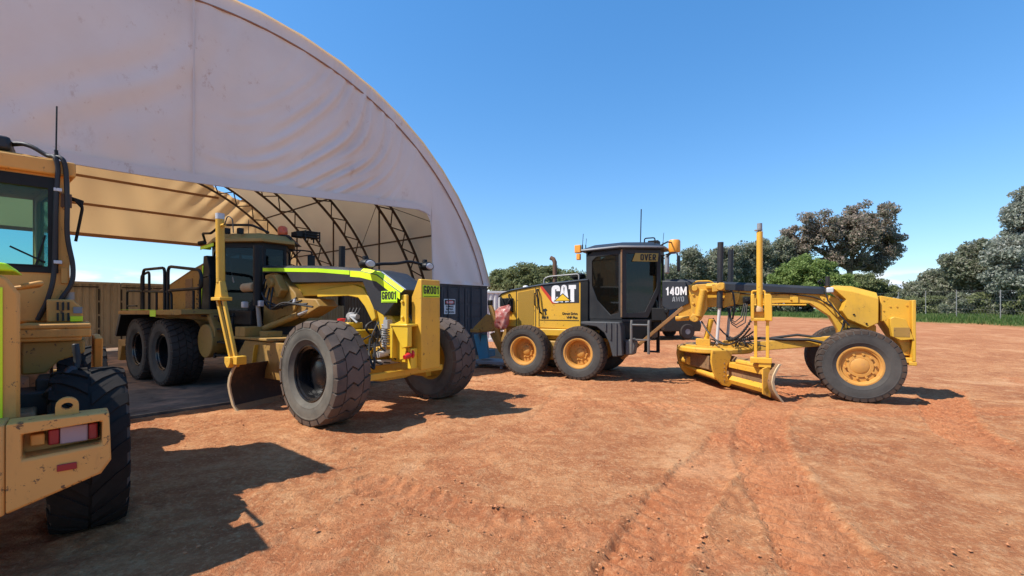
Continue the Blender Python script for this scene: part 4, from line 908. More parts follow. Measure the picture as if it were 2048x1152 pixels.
# drawbar, circle
mb = MB(); mb.loft([[(-2.9, -.28, .70), (-2.9, .28, .70), (-2.9, .28, .92), (-2.9, -.28, .92)], [(-1.9, -.17, .76), (-1.9, .17, .76), (-1.9, .17, .97), (-1.9, -.17, .97)], [(-.1, -.12, 1.0), (-.1, .12, 1.0), (-.1, .12, 1.18), (-.1, -.12, 1.18)]]); mb.build('drawbar', 'yellow_st', B, .012)
mb = MB(); mb.tube([(-2.2, -.12, 1.0), (-1.6, -.10, 1.08), (-1.2, -.16, 1.07), (-.7, -.20, 1.08), (-.35, -.22, 1.0)], .035, 6); mb.tube([(-1.4, -.12, 1.09), (-.9, -.05, 1.17), (-.3, -.1, 1.10)], .03, 6); mb.build('drawbar_hoses', 'hose', B, 0, 60)
mb = MB(); mb.lathe([(.45, .74), (.78, .74), (.80, .76), (.80, .84), (.76, .87), (.45, .87), (.45, .74)], (-2.55, 0, 0), 'z', 40); mb.prism([(-3.2, -.25), (-2.9, -.62), (-2.0, -.55), (-1.85, .0), (-2.0, .55), (-2.9, .62), (-3.2, .25)], .865, .90, 'z')
mb.box(-2.9, -2.6, -.5, -.3, .9, 1.05); mb.box(-2.35, -2.1, -.45, -.2, .9, 1.02); mb.build('circle', 'yellow_st', B, .008)
mb = MB()
random.seed(3)
for k in range(12):
    x = random.uniform(-2.9, -1.7); y = random.uniform(-.6, .1); mb.tube(rounded([(x, y, .9), (x + random.uniform(-.1, .1), y - .05, 1.0 + random.random() * .1), (x + random.uniform(.1, .35), y + random.uniform(-.1, .1), .93)], .08), .013, 5)
for k in range(3): mb.tube([(-2.25 + .02 * k, -.42, 1.75), (-2.2 + .02 * k, -.5 - .02 * k, 1.52 - .06 * k), (-2.1 + .02 * k, -.5, 1.44 - .06 * k), (-1.98 + .04 * k, -.45, 1.55 - .06 * k), (-1.92 + .03 * k, -.3, 1.85)], .013, 5)
mb.tube(sag((-2.78, -.5, 1.45), (-1.8, -1.45, 1.35), .42), .018, 6); mb.tube(sag((-2.6, .4, 1.5), (-1.75, -1.4, 1.28), .30), .016, 6)
mb.tube(rounded([(-2.3, -.25, 2.1), (-2.15, -.4, 2.15), (-2.1, -.45, 1.8), (-2.15, -.4, 1.5)], .1), .02, 6)
mb.build('hydraulic_hoses', 'hose', B, 0, 60)
def coil(p, q, d, r, turns, n):
    o = []
    base = sag(p, q, d, n)
    for i, b in enumerate(base):
        a = turns * 2 * math.pi * i / n; o.append(b + Vector((0, math.cos(a) * r, math.sin(a) * r)))
    return o
mb = MB(); mb.tube(coil((-2.25, -.5, 1.05), (-1.78, -1.5, 1.52), .12, .035, 16, 130), .012, 5); mb.tube(coil((-2.3, -.3, 1.15), (-1.75, -1.5, 1.2), .10, .03, 16, 130), .010, 5); mb.build('coiled_cable', 'hose', B, 0, 60)
# moldboard, turned across the machine
def moldboard(root, N0, e, f, length, mat_back, mat_front, zt=.70, arms=True):
    e = Vector((*e, 0)).normalized(); f = Vector((*f, 0)).normalized(); N0 = Vector((*N0, 0))
    P = lambda s, a, z: tuple(N0 + e * s + f * a + Vector((0, 0, z)))
    arc = [(.035, zt), (-.02, zt - .08), (-.075, zt - .20), (-.10, zt - .34), (-.075, zt - .48), (0.0, .08), (.09, -.01)]
    th = .028
    m = MB(); sec = lambda s: [P(s, a, z) for a, z in arc] + [P(s, a - th, z) for a, z in arc[::-1]]
    m.loft([sec(s) for s in np.linspace(0, length, 8)]); mbd = m.build('moldboard', mat_front, root, .004)
    m = MB(); arc2 = [(.07, zt), (.005, zt - .09), (-.055, zt - .21), (-.08, zt - .34), (-.05, zt - .48), (.02, .10), (.13, -.025)]
    arc3 = [(a - .05, z) for a, z in arc2[::-1]]
    m.loft([[P(s, a, z) for a, z in arc2 + arc3] for s in (-.03, .0)]); m.build('end_bit', 'cream', mbd, .004)
    m = MB(); m.loft([[P(s, .02, .10), P(s, .13, -.025), P(s, .105, -.03), P(s, -.01, .09)] for s in (0, length)]); m.build('cutting_edge', 'brown', mbd, .003)
    if arms:
        b = MB()
        b.loft([[P(s, -.10, .60), P(s, -.20, .58), P(s, -.20, .48), P(s, -.12, .47)] for s in (.12, length - .3)])
        b.loft([[P(s, -.12, .30), P(s, -.20, .22), P(s, -.16, .13), P(s, -.08, .12)] for s in (.1, length - .3)])
        b.tube([P(.25, -.14, .62), P(1.0, -.14, .62)], .06, 10)
        b.loft([[P(s, -.06, .66), P(s, -.22, .6), P(s, -.22, .12), P(s, -.06, .05)] for s in (.10, .13)])
        b.build('slide_rail', 'yellow_st', mbd, .006)
        b = MB(); cres = [(-.58, .84), (-.10, .84), (-.16, .66), (-.235, .52), (-.25, .36), (-.22, .24), (-.13, .12), (-.20, .06), (-.34, .10), (-.48, .24), (-.56, .42), (-.60, .62)]
        for s0 in (1.22, 2.75):
            b = MB(); b.loft([[P(s, a, z) for a, z in cres] for s in (s0, s0 + .06)]); b.build('blade_arm', 'yellow_st', mbd, .01)
        b = MB(); b.tube([P(1.3, -.42, .26), P(2.05, -.42, .30)], .065, 12); b.tube([P(2.0, -.42, .30), P(3.1, -.40, .36)], .04, 10); b.tube([P(2.3, -.5, .5), P(2.75, -.45, .5)], .1, 10); b.build('side_shift_cylinder', 'yellow_st', mbd, 0, 40)
        b = MB()
        for k in range(5): b.cyl(P(1.24, -.3, .2 + .09 * k), .03, -.02, .02, 'x', 8)
        b.loft([[P(s, -.26, .66), P(s, -.5, .7), P(s, -.5, .4), P(s, -.3, .3)] for s in (1.5, 2.6)]); b.build('pivot_plate', 'brown', mbd, .01)
    return mbd
mbB = moldboard(B, (-1.35, -1.75), (-.563, .826), (.826, .563), 3.66, 'yellow', 'brown', .70)
# surveying mast on the near blade end
mb = MB()
mb.box(-1.735, -1.68, -1.68, -1.60, .80, 1.54); mb.box(-1.535, -1.48, -1.68, -1.60, .80, 1.54)
mb.box(-1.80, -1.44, -1.76, -1.54, .70, .80); mb.box(-1.66, -1.45, -1.74, -1.5, .62, .72)
ms = mb.build('mast_base', 'mast', B, .008); 
mb = MB(); mb.box(-1.79, -1.73, -1.73, -1.56, 1.52, 2.02); mb.prism([(-1.56, 1.52), (-1.43, 1.50), (-1.44, 1.98), (-1.47, 2.02), (-1.56, 2.02)], -1.74, -1.56)
mb.box(-1.79, -1.45, -1.73, -1.56, 1.50, 1.56); mb.box(-1.79, -1.52, -1.60, -1.56, 1.56, 1.68); mb.tube(rounded([(-1.77, -1.65, 2.0), (-1.77, -1.65, 2.08), (-1.55, -1.65, 2.08), (-1.55, -1.65, 2.0)], .04), .02, 6); mb.build('mast_box', 'mast', ms, .012)
mb = MB(); mb.lathe([(.001, 0), (.07, 0), (.075, .06), (.045, .12), (.001, .13)], (-1.65, -1.64, 1.68), 'z', 12); mb.build('mast_motor', 'tan_hose', ms, 0, 40)
mb = MB(); mb.tube([(-1.64, -1.64, 1.75), (-1.64, -1.64, 3.22)], .055, 14); mb.build('mast_pole', 'mast', ms, 0, 40)
mb = MB(); mb.tube([(-1.64, -1.64, 3.22), (-1.64, -1.64, 3.29)], .03, 8); mb.cyl((-1.64, -1.64, 0), .045, 3.27, 3.38, 'z', 12); mb.cyl((-1.66, -1.64, 0), .07, 3.24, 3.26, 'z', 10); mb.build('mast_cap', 'greyflat', ms, 0, 40)

# ------------------------------------------------------------------ grader in the shed mouth (GR001)
AO = (-2.165, 7.827); AR_ = R_(-34.7)
A = thing('motor_grader', (AO[0], AO[1], 0), AR_, 'yellow motor grader with fluorescent stripe and GR001 plates, half out of the shed', 'grader')
for y, fl in ((-1.215, 0), (1.215, 1)):
    wheel(A, (0, y, .780), fl, .79, .57, .40, 22, ROCK, .042, 'tread_dusty', 'side_dusty', 'gloss_black' if not fl else 'yellow', -.02 if not fl else .05, .22, .05, 0, .25)
for x in (-5.73, -7.28):
    for y, fl in ((-1.19, 0), (1.19, 1)):
        wheel(A, (x, y, .770), fl, .745, .62, .38, 30, RIB, .03, 'tread_dk', 'side', 'gloss_black', .02, .2, .05, 12, .26, 'silver')
mb = MB(); mb.prism([(-3.6, 2.24), (-.49, 2.235), (-.26, 2.15), (.12, 1.80), (.45, 1.50), (.66, 1.42), (.66, .86), (.25, .86), (.1, 1.2), (-.10, 1.54), (-.28, 1.80), (-.50, 1.96), (-.80, 1.995), (-3.6, 1.985)], -.18, .18)
mb.prism([(-1.75, 2.10), (-.62, 2.17), (-.36, 2.10), (-.10, 1.80), (-.02, 1.58), (-.12, 1.52), (-.32, 1.78), (-.50, 1.93), (-.80, 1.97), (-1.75, 1.96)], -.235, -.18)
mb.build('main_frame', 'yellow_b', A, .012)
# black tank hood
hp = [(-3.60, 2.66), (-1.52, 2.545), (-.25, 2.43), (.18, 2.35), (.76, 2.04), (.66, 1.86), (.36, 1.62), (.10, 1.73), (-.06, 1.97), (-.20, 2.20), (-1.52, 2.225), (-2.4, 2.25), (-2.6, 2.45), (-3.60, 2.5)]
hl = [(x, z - (.05 if i < 5 else 0)) for i, (x, z) in enumerate(hp)]
mb = MB(); mb.loft([[(x, -.37, z) for x, z in hl], [(x, -.29, z) for x, z in hp], [(x, .29, z) for x, z in hp], [(x, .37, z) for x, z in hl]]); hdA = mb.build('tank_hood', 'slate', A, .012)
def strip(pts, wz, y0, th=.004):
    return [[(x, y0, z), (x, y0 - th, z), (x, y0 - th, z - wz), (x, y0, z - wz)] for x, z in pts]
mb = MB(); mb.loft(strip([(-3.60, 2.603), (-1.52, 2.489), (-.55, 2.402)], .072, -.3705)); mb.build('reflective_strip', 'neon', hdA)
mb = MB(); mb.loft(strip([(-.53, 2.400), (-.25, 2.374), (.17, 2.292), (.74, 1.99)], .105, -.3705)); mb.loft([[(x, -.362, z + .002 - .05), (x, -.362, z + .006 - .05), (x, -.298, z + .005), (x, -.298, z + .001)] for x, z in ((-.25, 2.43), (.18, 2.35), (.755, 2.042))]); mb.build('reflective_strip', 'neon_y', hdA)
mb = MB(); mb.loft([[(x, -.285, z + .002), (x, -.285, z + .005), (x, -.255, z + .005), (x, -.255, z + .002)] for x, z in ((.18, 2.352), (.755, 2.044))]); mb.build('silver_tape', 'silver', hdA)
def plate(root, loc, rot, sx):
    mb = MB(); mb.box(-.19, .19, -.006, 0, -.095, .095); p = mb.build('number_plate', 'neon', root, .003); p.location = loc; p.rotation_euler = rot
    letters('GR001', .125, (0, -.007, .022), 0, 'ink', p, xs=.98, t=.19)
    mb = MB(); mb.box(-.17, .17, -.008, -.0065, -.086, -.076); mb.build('underline', 'ink', p); return p
plate(hdA, (.49, -.372, 1.93), (0, 0, 0), 1)
# tall push block with cheek plates
mb = MB(); mb.prism([(1.06, 2.20), (.99, 2.21), (.84, 1.93), (.84, 1.02), (.99, .78), (1.06, .77)], -.22, .20); pb = mb.build('push_block', 'yellow', A, .014)
plate(pb, (1.063, -.01, 2.015), (0, 0, R_(90)), 1)
mb = MB()
for y0, y1 in ((-.33, -.28), (.24, .29)):
    mb.prism([(.84, 1.96), (.72, 1.96), (.70, 1.55), (.56, 1.50), (.58, .98), (.70, .92), (.80, .95), (.84, 1.1)], y0, y1)
    mb.prism([(.60, 1.48), (.98, 1.46), (.98, 1.15), (.85, 1.12)], y0 - .10, y1 - .06)
mb.box(.58, .98, -.44, -.22, 1.46, 1.50); mb.box(.56, .62, -.42, -.28, .95, 1.46); mb.box(.90, .98, -.36, -.22, .80, 1.12)
for z in (1.85, 1.60, 1.30): mb.cyl((.76, -.33, z), .03, -.03, .0, 'y', 8)
mb.build('mounting_bracket', 'yellow_b', A, .01)
mb = MB(); mb.tube([(.94, -.30, 1.03), (.94, -.46, .99)], .045, 10, [.055, .035]); mb.lathe([(.03, -.015), (.075, -.015), (.075, .015), (.03, .015), (.03, -.015)], (.94, -.33, 1.03), 'y', 14); mb.build('red_tow_hitch', 'red', A, 0, 40)
# headlights on a bar over the hood
mb = MB(); mb.tube(rounded([(.02, -.42, 2.44), (.05, -.2, 2.50), (.06, .15, 2.53), (.06, .45, 2.60), (.06, .78, 2.56)], .12), .026, 8); bar = mb.build('light_bar', 'black', A, 0, 60)
for y, z in ((-.50, 2.47), (.84, 2.53)):
    mb = MB(); mb.loft([[(.12 + dx, y + wy * math.cos(a), z + wz * math.sin(a)) for a in np.linspace(0, 2 * math.pi, 17)[:-1]] for dx, wy, wz in ((-.16, .07, .05), (-.08, .115, .075), (.03, .12, .08), (.06, .11, .07))]); hh = mb.build('headlight', 'black', bar, 0, 40)
    mb = MB(); mb.loft([[(.19 + dx, y + wy * math.cos(a), z + wz * math.sin(a)) for a in np.linspace(0, 2 * math.pi, 17)[:-1]] for dx, wy, wz in ((-.012, .10, .062), (.012, .07, .045))]); mb.build('lens', 'lens', hh, 0, 40)
    mb = MB(); mb.lathe([(.001, 0), (.05, 0), (.045, .05), (.001, .06)], (.05, y, z + .08), 'z', 10); mb.build('lamp_cap', 'black', hh, 0, 40)
# axle and clutter behind the push block
mb = MB(); mb.prism([(-1.0, .62), (-.8, .62), (-.25, .52), (.25, .52), (.8, .62), (1.0, .62), (1.0, .92), (.35, 1.02), (-.35, 1.02), (-1.0, .92)], -.16, .18, 'x')
for s in (-1, 1): mb.box(-.2, .2, s * .80 - .07, s * .80 + .07, .48, 1.12)
mb.box(-.1, .35, -.45, .45, 1.0, 1.12); mb.build('front_axle', 'yellow', A, .014)
mb = MB(); mb.box(.50, .60, -.85, .75, .64, .74); mb.build('steering_bar', 'yellow', A, .01)
mb = MB(); mb.tube([(.28, -.75, .86), (.28, .75, .86)], .045, 10); mb.tube([(.36, -.5, 1.0), (.36, .1, 1.05)], .05, 10); mb.build('steering_cylinder', 'rod', A, 0, 40)
mb = MB(); random.seed(11)
for k in range(16):
    x = random.uniform(-.15, .45); y = random.uniform(-.55, -.1); z = random.uniform(1.1, 1.55)
    mb.tube(rounded([(x, y, z), (x + random.uniform(-.2, .2), y - random.uniform(.05, .25), z - random.uniform(.1, .4)), (x + random.uniform(.0, .3), y + random.uniform(-.2, .2), max(.85, z - random.uniform(.3, .7)))], .12), random.choice((.012, .016, .02)), 5)
for k in range(4): mb.tube(rounded([(-.4 - .1 * k, -.25, 1.75), (-.5, -.45 - .04 * k, 1.3), (0, -.6, 1.05 + .03 * k), (.3, -.4, 1.15)], .2), .015, 5)
mb.build('hydraulic_hoses', 'hose', A, 0, 60)
mb = MB(); pts = []
for k in range(90):
    a = k * .7; pts.append((.36 + .055 * math.cos(a), -.34 + .055 * math.sin(a), 1.50 - .38 * k / 90))
mb.tube(pts, .014, 5); mb.tube([(.36, -.34, 1.6), (.36, -.34, 1.05)], .022, 6); mb.box(.40, .50, -.42, -.32, 1.42, 1.56); mb.build('coil_spring', 'steel', A, 0, 60)
mb = MB(); mb.box(-.75, -.2, -.62, -.1, 1.12, 1.38); mb.box(-.7, -.4, -.5, -.2, 1.38, 1.5); mb.build('pump_housing', 'yellow_b', A, .02)
mb = MB(); mb.lathe([(.001, -.08), (.06, -.08), (.075, -.05), (.075, .06), (.001, .08)], (-.58, -.30, 1.60), 'y', 12); mb.cyl((-.42, -.36, 1.60), .045, -.1, .08, 'x', 10); mb.tube([(-.5, -.4, 1.4), (-.45, -.42, 1.6), (-.3, -.4, 1.5)], .02, 6); mb.tube([(-.8, -.35, 1.35), (-.6, -.35, 1.55)], .03, 6); mb.build('filter_bowl', 'steel', A, 0, 40)
mb = MB(); mb.lathe([(.001, 0), (.08, 0), (.08, .16), (.001, .17)], (-.78, -.36, 1.40), 'z', 12); mb.build('red_filter', 'red', A, 0, 40)
# lift arms, cylinders, articulation castings
mb = MB(); mb.prism([(-3.5, 2.45), (-3.1, 2.5), (-2.9, 2.42), (-2.35, 2.05), (-2.25, 1.8), (-2.45, 1.62), (-2.9, 1.55), (-3.4, 1.35), (-3.6, 1.4)], -.34, .34)
mb.prism([(-3.05, 2.40), (-2.80, 2.42), (-2.55, 2.1), (-2.7, 1.95), (-3.0, 2.0)], -.50, -.34); mb.cyl((-2.9, -.50, 2.25), .10, -.06, .06, 'y', 16)
mb.prism([(-2.5, 1.95), (-1.7, 1.92), (-1.55, 1.78), (-2.2, 1.55), (-2.5, 1.6)], -.30, .1); mb.build('frame_casting', 'yellow_dirt_shade', A, .02)
mb = MB(); mb.tube([(-3.10, -.68, 3.0), (-3.10, -.68, 1.80)], .085, 12); c_ = mb.build('lift_cylinder', 'black', A, 0, 40)
mb = MB(); mb.tube([(-3.10, -.68, 1.80), (-3.05, -.66, 1.30)], .042, 10); mb.lathe([(.001, 0), (.10, 0), (.08, .08), (.001, .09)], (-3.05, -.66, 1.25), 'z', 12); mb.build('rod', 'white_rail', c_, 0, 40)
mb = MB(); mb.tube([(-2.17, .6, 3.06), (-2.2, .6, 1.8)], .066, 12); c_ = mb.build('lift_cylinder', 'black', A, 0, 40)
mb = MB(); mb.tube([(-2.95, -.62, 1.34), (-2.2, -.35, 1.62)], .065, 12); c_ = mb.build('shift_cylinder', 'yellow_dirt_shade', A, 0, 40)
mb = MB(); mb.tube([(-2.2, -.35, 1.62), (-1.9, -.25, 1.73)], .032, 8); mb.build('rod', 'rod', c_, 0, 40)
mb = MB()
for k in range(4): mb.tube(rounded([(-3.35 + .16 * k, -.40 - .03 * k, 2.35 - .05 * k), (-3.25 + .2 * k, -.60 - .03 * k, 2.0 - .11 * k), (-2.75 + .12 * k, -.58, 1.66 + .07 * k), (-2.25 + .22 * k, -.36 - .02 * k, 1.95 - .06 * k)], .25), .019, 6)
mb.tube(rounded([(-3.3, -.5, 2.7), (-3.15, -.62, 2.2), (-2.9, -.65, 1.9), (-2.5, -.5, 1.75)], .2), .02, 6); mb.build('hydraulic_hoses', 'hose', A, 0, 60)
mb = MB(); mb.box(-3.05, -2.93, -.72, -.64, 1.78, 1.90); mb.build('small_lamp', 'lens', A, .01); mb = MB(); mb.box(-2.35, -2.25, -.40, -.36, 1.83, 1.93); mb.build('small_lamp', 'lens', A, .01)
# drawbar, circle, blade
mb = MB(); mb.loft([[(-3.4, -.5, .95), (-3.4, .5, .95), (-3.4, .5, 1.15), (-3.4, -.5, 1.15)], [(-2.2, -.25, .98), (-2.2, .25, .98), (-2.2, .25, 1.18), (-2.2, -.25, 1.18)], [(.2, -.13, 1.0), (.2, .13, 1.0), (.2, .13, 1.2), (.2, -.13, 1.2)]])
mb.box(-3.5, -2.0, -1.0, -.1, 1.14, 1.19); mb.box(-3.35, -2.95, -1.0, -.55, 1.19, 1.38); mb.box(-2.8, -2.5, -.8, -.5, 1.19, 1.3); mb.build('drawbar', 'yellow_dirt_shade', A, .012)
mb = MB(); mb.lathe([(.5, .86), (.88, .86), (.90, .90), (.90, 1.0), (.5, 1.02), (.5, .86)], (-2.9, 0, 0), 'z', 40)
mb.loft([[(x, -1.02, z), (x + .03, -1.02, z), (x + .03, .9, z), (x, .9, z)] for x, z in ((-2.75, .25), (-2.60, .9), (-2.55, 1.06))]); mb.build('circle', 'yellow', A, .01)
mbA = moldboard(A, (-2.0, -1.60), (-.28, .96), (.96, .28), 4.27, 'yellow', 'cutting', .78, False)
mb = MB(); mb.prism([(-3.35, .82), (-3.05, 1.12), (-1.62, 1.12), (-1.62, .45), (-2.85, .45)], -.95, -.88); mb.build('blade_arm', 'yellow_dirt_shade', A, .01); mb = MB(); mb.prism([(-2.95, 1.08), (-2.3, 1.08), (-2.35, .55), (-2.7, .3), (-2.9, .5)], .85, .92); mb.build('blade_arm', 'yellow', A, .01)  # near arm takes the darker yellow to paint in the beam's shade
# mast on the near blade end
mb = MB(); P0m = Vector((-2.03, -1.60, .78))
mb.prism([(-2.14, .92), (-1.93, .92), (-1.93, .82), (-2.0, .74), (-2.06, .74), (-2.14, .82)], -1.70, -1.52); mb.box(-1.93, -1.78, -1.66, -1.50, .80, .94); mm = mb.build('mast_foot', 'mast', A, .01)
mb = MB()
for x0, x1 in ((-2.60, -2.11), (-2.37, -1.93)): mb.loft([[(x - .036, y0, z), (x + .036, y0, z), (x + .036, y0 + .05, z), (x - .036, y0 + .05, z)] for x, y0, z in ((x0, -1.64, 1.92), (x1, -1.63, .90))])
mb.build('mast_strut', 'mast', mm, .006)
mb = MB(); mb.prism([(-2.66, 1.88), (-2.30, 1.88), (-2.30, 1.94), (-2.66, 1.94)], -1.70, -1.50)
mb.loft([[(-2.62, -1.66, 1.94), (-2.34, -1.66, 1.94), (-2.34, -1.54, 1.94), (-2.62, -1.54, 1.94)], [(-2.57, -1.65, 2.22), (-2.44, -1.65, 2.22), (-2.44, -1.55, 2.22), (-2.57, -1.55, 2.22)]]); mb.build('mast_socket', 'mast', mm, .01)
mb = MB(); mb.tube([(-2.51, -1.6, 2.2), (-2.54, -1.6, 3.33)], .068, 16); mb.tube([(-2.54, -1.6, 3.20), (-2.36, -1.6, 3.20)], .03, 6); pl = mb.build('mast_pole', 'mast', mm, 0, 40)
mb = MB(); mb.cyl((-2.54, -1.6, 0), .07, 3.32, 3.42, 'z', 16); mb.build('mast_cap', 'silver', pl, 0, 40)
mb = MB(); mb.tube(rounded([(-2.36, -1.6, 3.2), (-2.30, -1.58, 3.36), (-2.18, -1.55, 3.30), (-2.15, -1.55, 3.05)], .08), .01, 5); mb.build('mast_cable', 'hose', pl, 0, 60)
mb = MB(); mb.box(-2.585, -2.575, -1.62, -1.58, 2.35, 3.0); mb.build('scale_label', 'white', pl)
# cab
cabA, _ = hexcab(A, -.02, 1.45, 'black', 'glass', 'black')
mb = MB(); rp = [(-5.62, -.62), (-4.55, -.92), (-3.58, -.36), (-3.58, .36), (-4.55, .92), (-5.62, .62)]
mb.loft([[(x, y, 3.17) for x, y in rp], [(x, y, 3.24) for x, y in rp], [(-4.6 + (x + 4.6) * .8, y * .8, 3.37) for x, y in rp], [(-4.6 + (x + 4.6) * .5, y * .5, 3.40) for x, y in rp]]); rfA = mb.build('cab_roof', 'yellow_shade', cabA, .012)
mb = MB(); mb.loft([[(-3.95, .3, 3.25), (-4.5, .88, 3.25), (-4.5, .6, 3.46), (-4.0, .2, 3.44)], [(-3.60, .30, 3.25), (-4.3, .95, 3.25), (-4.3, .7, 3.42), (-3.7, .3, 3.40)]]); mb.build('roof_shroud', 'slate', rfA, .01)
mb = MB(); mb.tube(rounded([(-5.5, -.7, 3.30), (-5.2, -.86, 3.42), (-4.62, -.92, 3.36), (-4.45, -.80, 3.54), (-3.9, -.42, 3.54), (-3.62, -.2, 3.38)], .08), .026, 6); mb.tube([(-5.6, -.66, 3.28), (-5.75, -.72, 3.26)], .05, 8); mb.build('roof_rail', 'black', rfA, 0, 60)
for t in (.30, .62):
    x = -4.5 + .75 * t; y = -.90 + .5 * t; mb = MB(); mb.box(x - .05, x + .05, y - .05, y + .05, 3.34, 3.46)
    mb.box(x - .035, x + .035, y - .06, y - .05, 3.36, 3.44); mb.build('work_light', 'black', rfA, .01)
mb = MB(); mb.box(-3.85, -3.6, .42, .68, 3.38, 3.50); mb.build('work_light', 'black', rfA, .01)
mb = MB()
for zz in (3.40, 3.46, 3.52): mb.tube(rounded([(-3.9, .55, zz), (-3.55, .6, zz), (-3.55, .95, zz), (-3.9, .95, zz)], .04), .018, 6)
for x, y in ((-3.55, .6), (-3.55, .95), (-3.8, .95)): mb.tube([(x, y, 3.3), (x, y, 3.54)], .018, 6)
mb.box(-3.72, -3.58, .66, .90, 3.38, 3.52); mb.build('lamp_cage', 'black', rfA, 0, 60)
mb = MB(); mb.lathe([(.001, 0), (.10, 0), (.11, .04), (.10, .16), (.06, .2), (.001, .21)], (-3.95, .28, 3.42), 'z', 14); mb.build('orange_piece', 'amber', rfA, 0, 40)  # stands in for an orange piece on the truss behind, no lamp
mb = MB(); mb.tube([(-4.3, -.3, 3.4), (-4.3, -.3, 3.72)], .007, 5); mb.build('antenna', 'black', rfA, 0, 60)
mb = MB(); mb.box(-5.5, -5.42, -.75, -.60, 3.10, 3.17); mb.loft([[(x, y, z) for z in (3.09, 3.16) for y in (-.78 + (x + 5.45) * -.12, -.772 + (x + 5.45) * -.12)] for x in (-5.6, -4.6)], False); mb.build('reflective_strip', 'neon', rfA)
mb = MB(); mb.tube(rounded([(-3.7, .30, 3.06), (-3.6, .55, 3.07), (-3.55, .74, 3.06), (-3.55, .76, 2.98)], .05), .018, 6); mb.tube([(-3.7, .28, 2.80), (-3.6, .50, 3.05)], .014, 6); ma = mb.build('mirror_arm', 'black', cabA, 0, 60)
mb = MB(); mb.box(-3.60, -3.54, .66, .84, 2.60, 2.98); mb.build('mirror', 'black', ma, .03)
mb = MB(); mb.tube([(-4.48, -.66, 3.05), (-4.30, -.60, 2.3)], .02, 6); mb.build('wiper_arm', 'white_rail', cabA, 0, 60)
mb = MB(); mb.tube([(-4.0, -.55, 2.18), (-3.72, -.45, 2.20)], .10, 14, [.095, .10]); mb.build('canister', 'tan_hose', cabA, .02, 40)
mb = MB(); mb.prism([(-5.4, -.6), (-4.52, -.78), (-3.6, -.4), (-3.6, .4), (-4.52, .78), (-5.4, .6)], .95, 1.40, 'z'); mb.box(-4.8, -3.4, -.6, .6, .8, 1.0); mb.box(-4.3, -3.3, -.72, -.6, 1.40, 1.70); mb.build('cab_base', 'black', A, .02)
mb = MB()
for x in (-4.35, -3.75): mb.tube([(x, -.85, 1.65), (x + .05, -.98, .70)], .03, 6)
for k in range(4): mb.box(-4.35, -3.72, -.98, -.82, .75 + .27 * k, .785 + .27 * k)
mb.build('access_steps', 'black', A, .004)
mb = MB(); mb.box(-3.42, -3.30, -.86, -.76, 1.75, 1.88); mb.build('step_lamp', 'lens', A, .02)
# rear: engine hood, decks, rails, tandem
mb = MB(); mb.prism([(-8.5, 1.5), (-8.5, 2.05), (-8.3, 2.2), (-7.58, 2.34), (-6.2, 2.66), (-5.2, 2.84), (-5.2, 1.45)], -.74, .74); eh = mb.build('engine_hood', 'yellow_dirt_shade', A, .03)
mb = MB(); mb.loft([[(x, y, z) for y, z in ((-.75, b - .05), (-.70, b + .015), (.70, b + .015), (.75, b - .05))] for x, b in ((-8.3, 2.2), (-7.58, 2.345), (-6.2, 2.665), (-5.15, 2.855))]); mb.build('hood_top', 'slate', eh, .006)
mb = MB(); mb.prism([(-5.36, 1.55), (-4.90, 1.55), (-4.90, 2.62), (-5.05, 2.92), (-5.22, 2.92)], -.84, .84); bp = mb.build('hood_front_panel', 'black', eh, .015)
mb = MB(); mb.prism([(-5.385, 1.66), (-5.335, 1.66), (-5.20, 2.70), (-5.25, 2.70)], -.850, -.842); mb.build('reflective_strip', 'neon', bp)
mb = MB(); mb.box(-6.45, -6.05, -.755, -.742, 1.75, 2.45); mb.build('service_door', 'brown', eh, .006)
mb = MB(); random.seed(5)
for k in range(26):
    a = random.random() * 6.28; r = .19 * math.sqrt(random.random()); mb.cyl((-5.72 + r * math.cos(a) * .8, -.745, 2.02 + r * 1.5 * math.sin(a)), .022, -.004, 0, 'y', 6)
mb.build('cooling_holes', 'ink', eh, 0, 0)
mb = MB(); mb.prism([(-8.45, 1.60), (-8.40, 1.68), (-4.50, 1.72), (-4.46, 1.62), (-4.62, 1.60)], -1.52, -.74); mb.prism([(-4.60, 1.60), (-4.45, 1.62), (-4.20, 1.30), (-4.20, .95), (-4.32, .95), (-4.34, 1.26)], -1.02, -.74); dk = mb.build('side_deck', 'yellow_dirt_shade', A, .012)  # deck colour darkened to carry shade as well as dirt
mb = MB(); mb.prism([(-8.45, 1.58), (-8.78, 1.05), (-8.66, 1.02), (-8.30, 1.58)], -1.50, -.76); mb.build('mud_flap', 'black', dk, .01)
mb = MB()
for x0, x1, m_ in ((-8.3, -7.1, 0), (-7.0, -6.3, 1)): mb.box(x0, x1, -1.50, -1.0, 1.703 + m_ * .004, 1.708 + m_ * .004)
mb.box(-6.2, -5.85, -1.528, -1.522, 1.56, 1.70); mb.build('reflective_strip', 'neon', dk)
mb = MB(); mb.prism([(-8.45, 1.60), (-8.40, 1.68), (-4.50, 1.72), (-4.15, 1.30), (-4.30, 1.26), (-4.62, 1.60)], .74, 1.52); mb.build('side_deck', 'yellow_dirt_shade', A, .012)
mb = MB(); yr = -1.40
mb.tube(rounded([(-7.06, yr, 1.62), (-7.06, yr, 2.66), (-5.72, yr, 2.64), (-5.72, yr, 1.70)], .14), .032, 8)
mb.tube(rounded([(-5.53, yr, 1.70), (-5.53, yr, 2.66), (-3.86, yr, 2.50), (-3.80, yr, 2.14), (-5.45, yr, 2.13)], .16), .032, 8)
mb.tube(rounded([(-7.52, yr + .1, 1.66), (-7.52, yr + .1, 2.55), (-7.0, yr + .1, 2.62), (-7.0, yr + .1, 1.7)], .1), .028, 8)
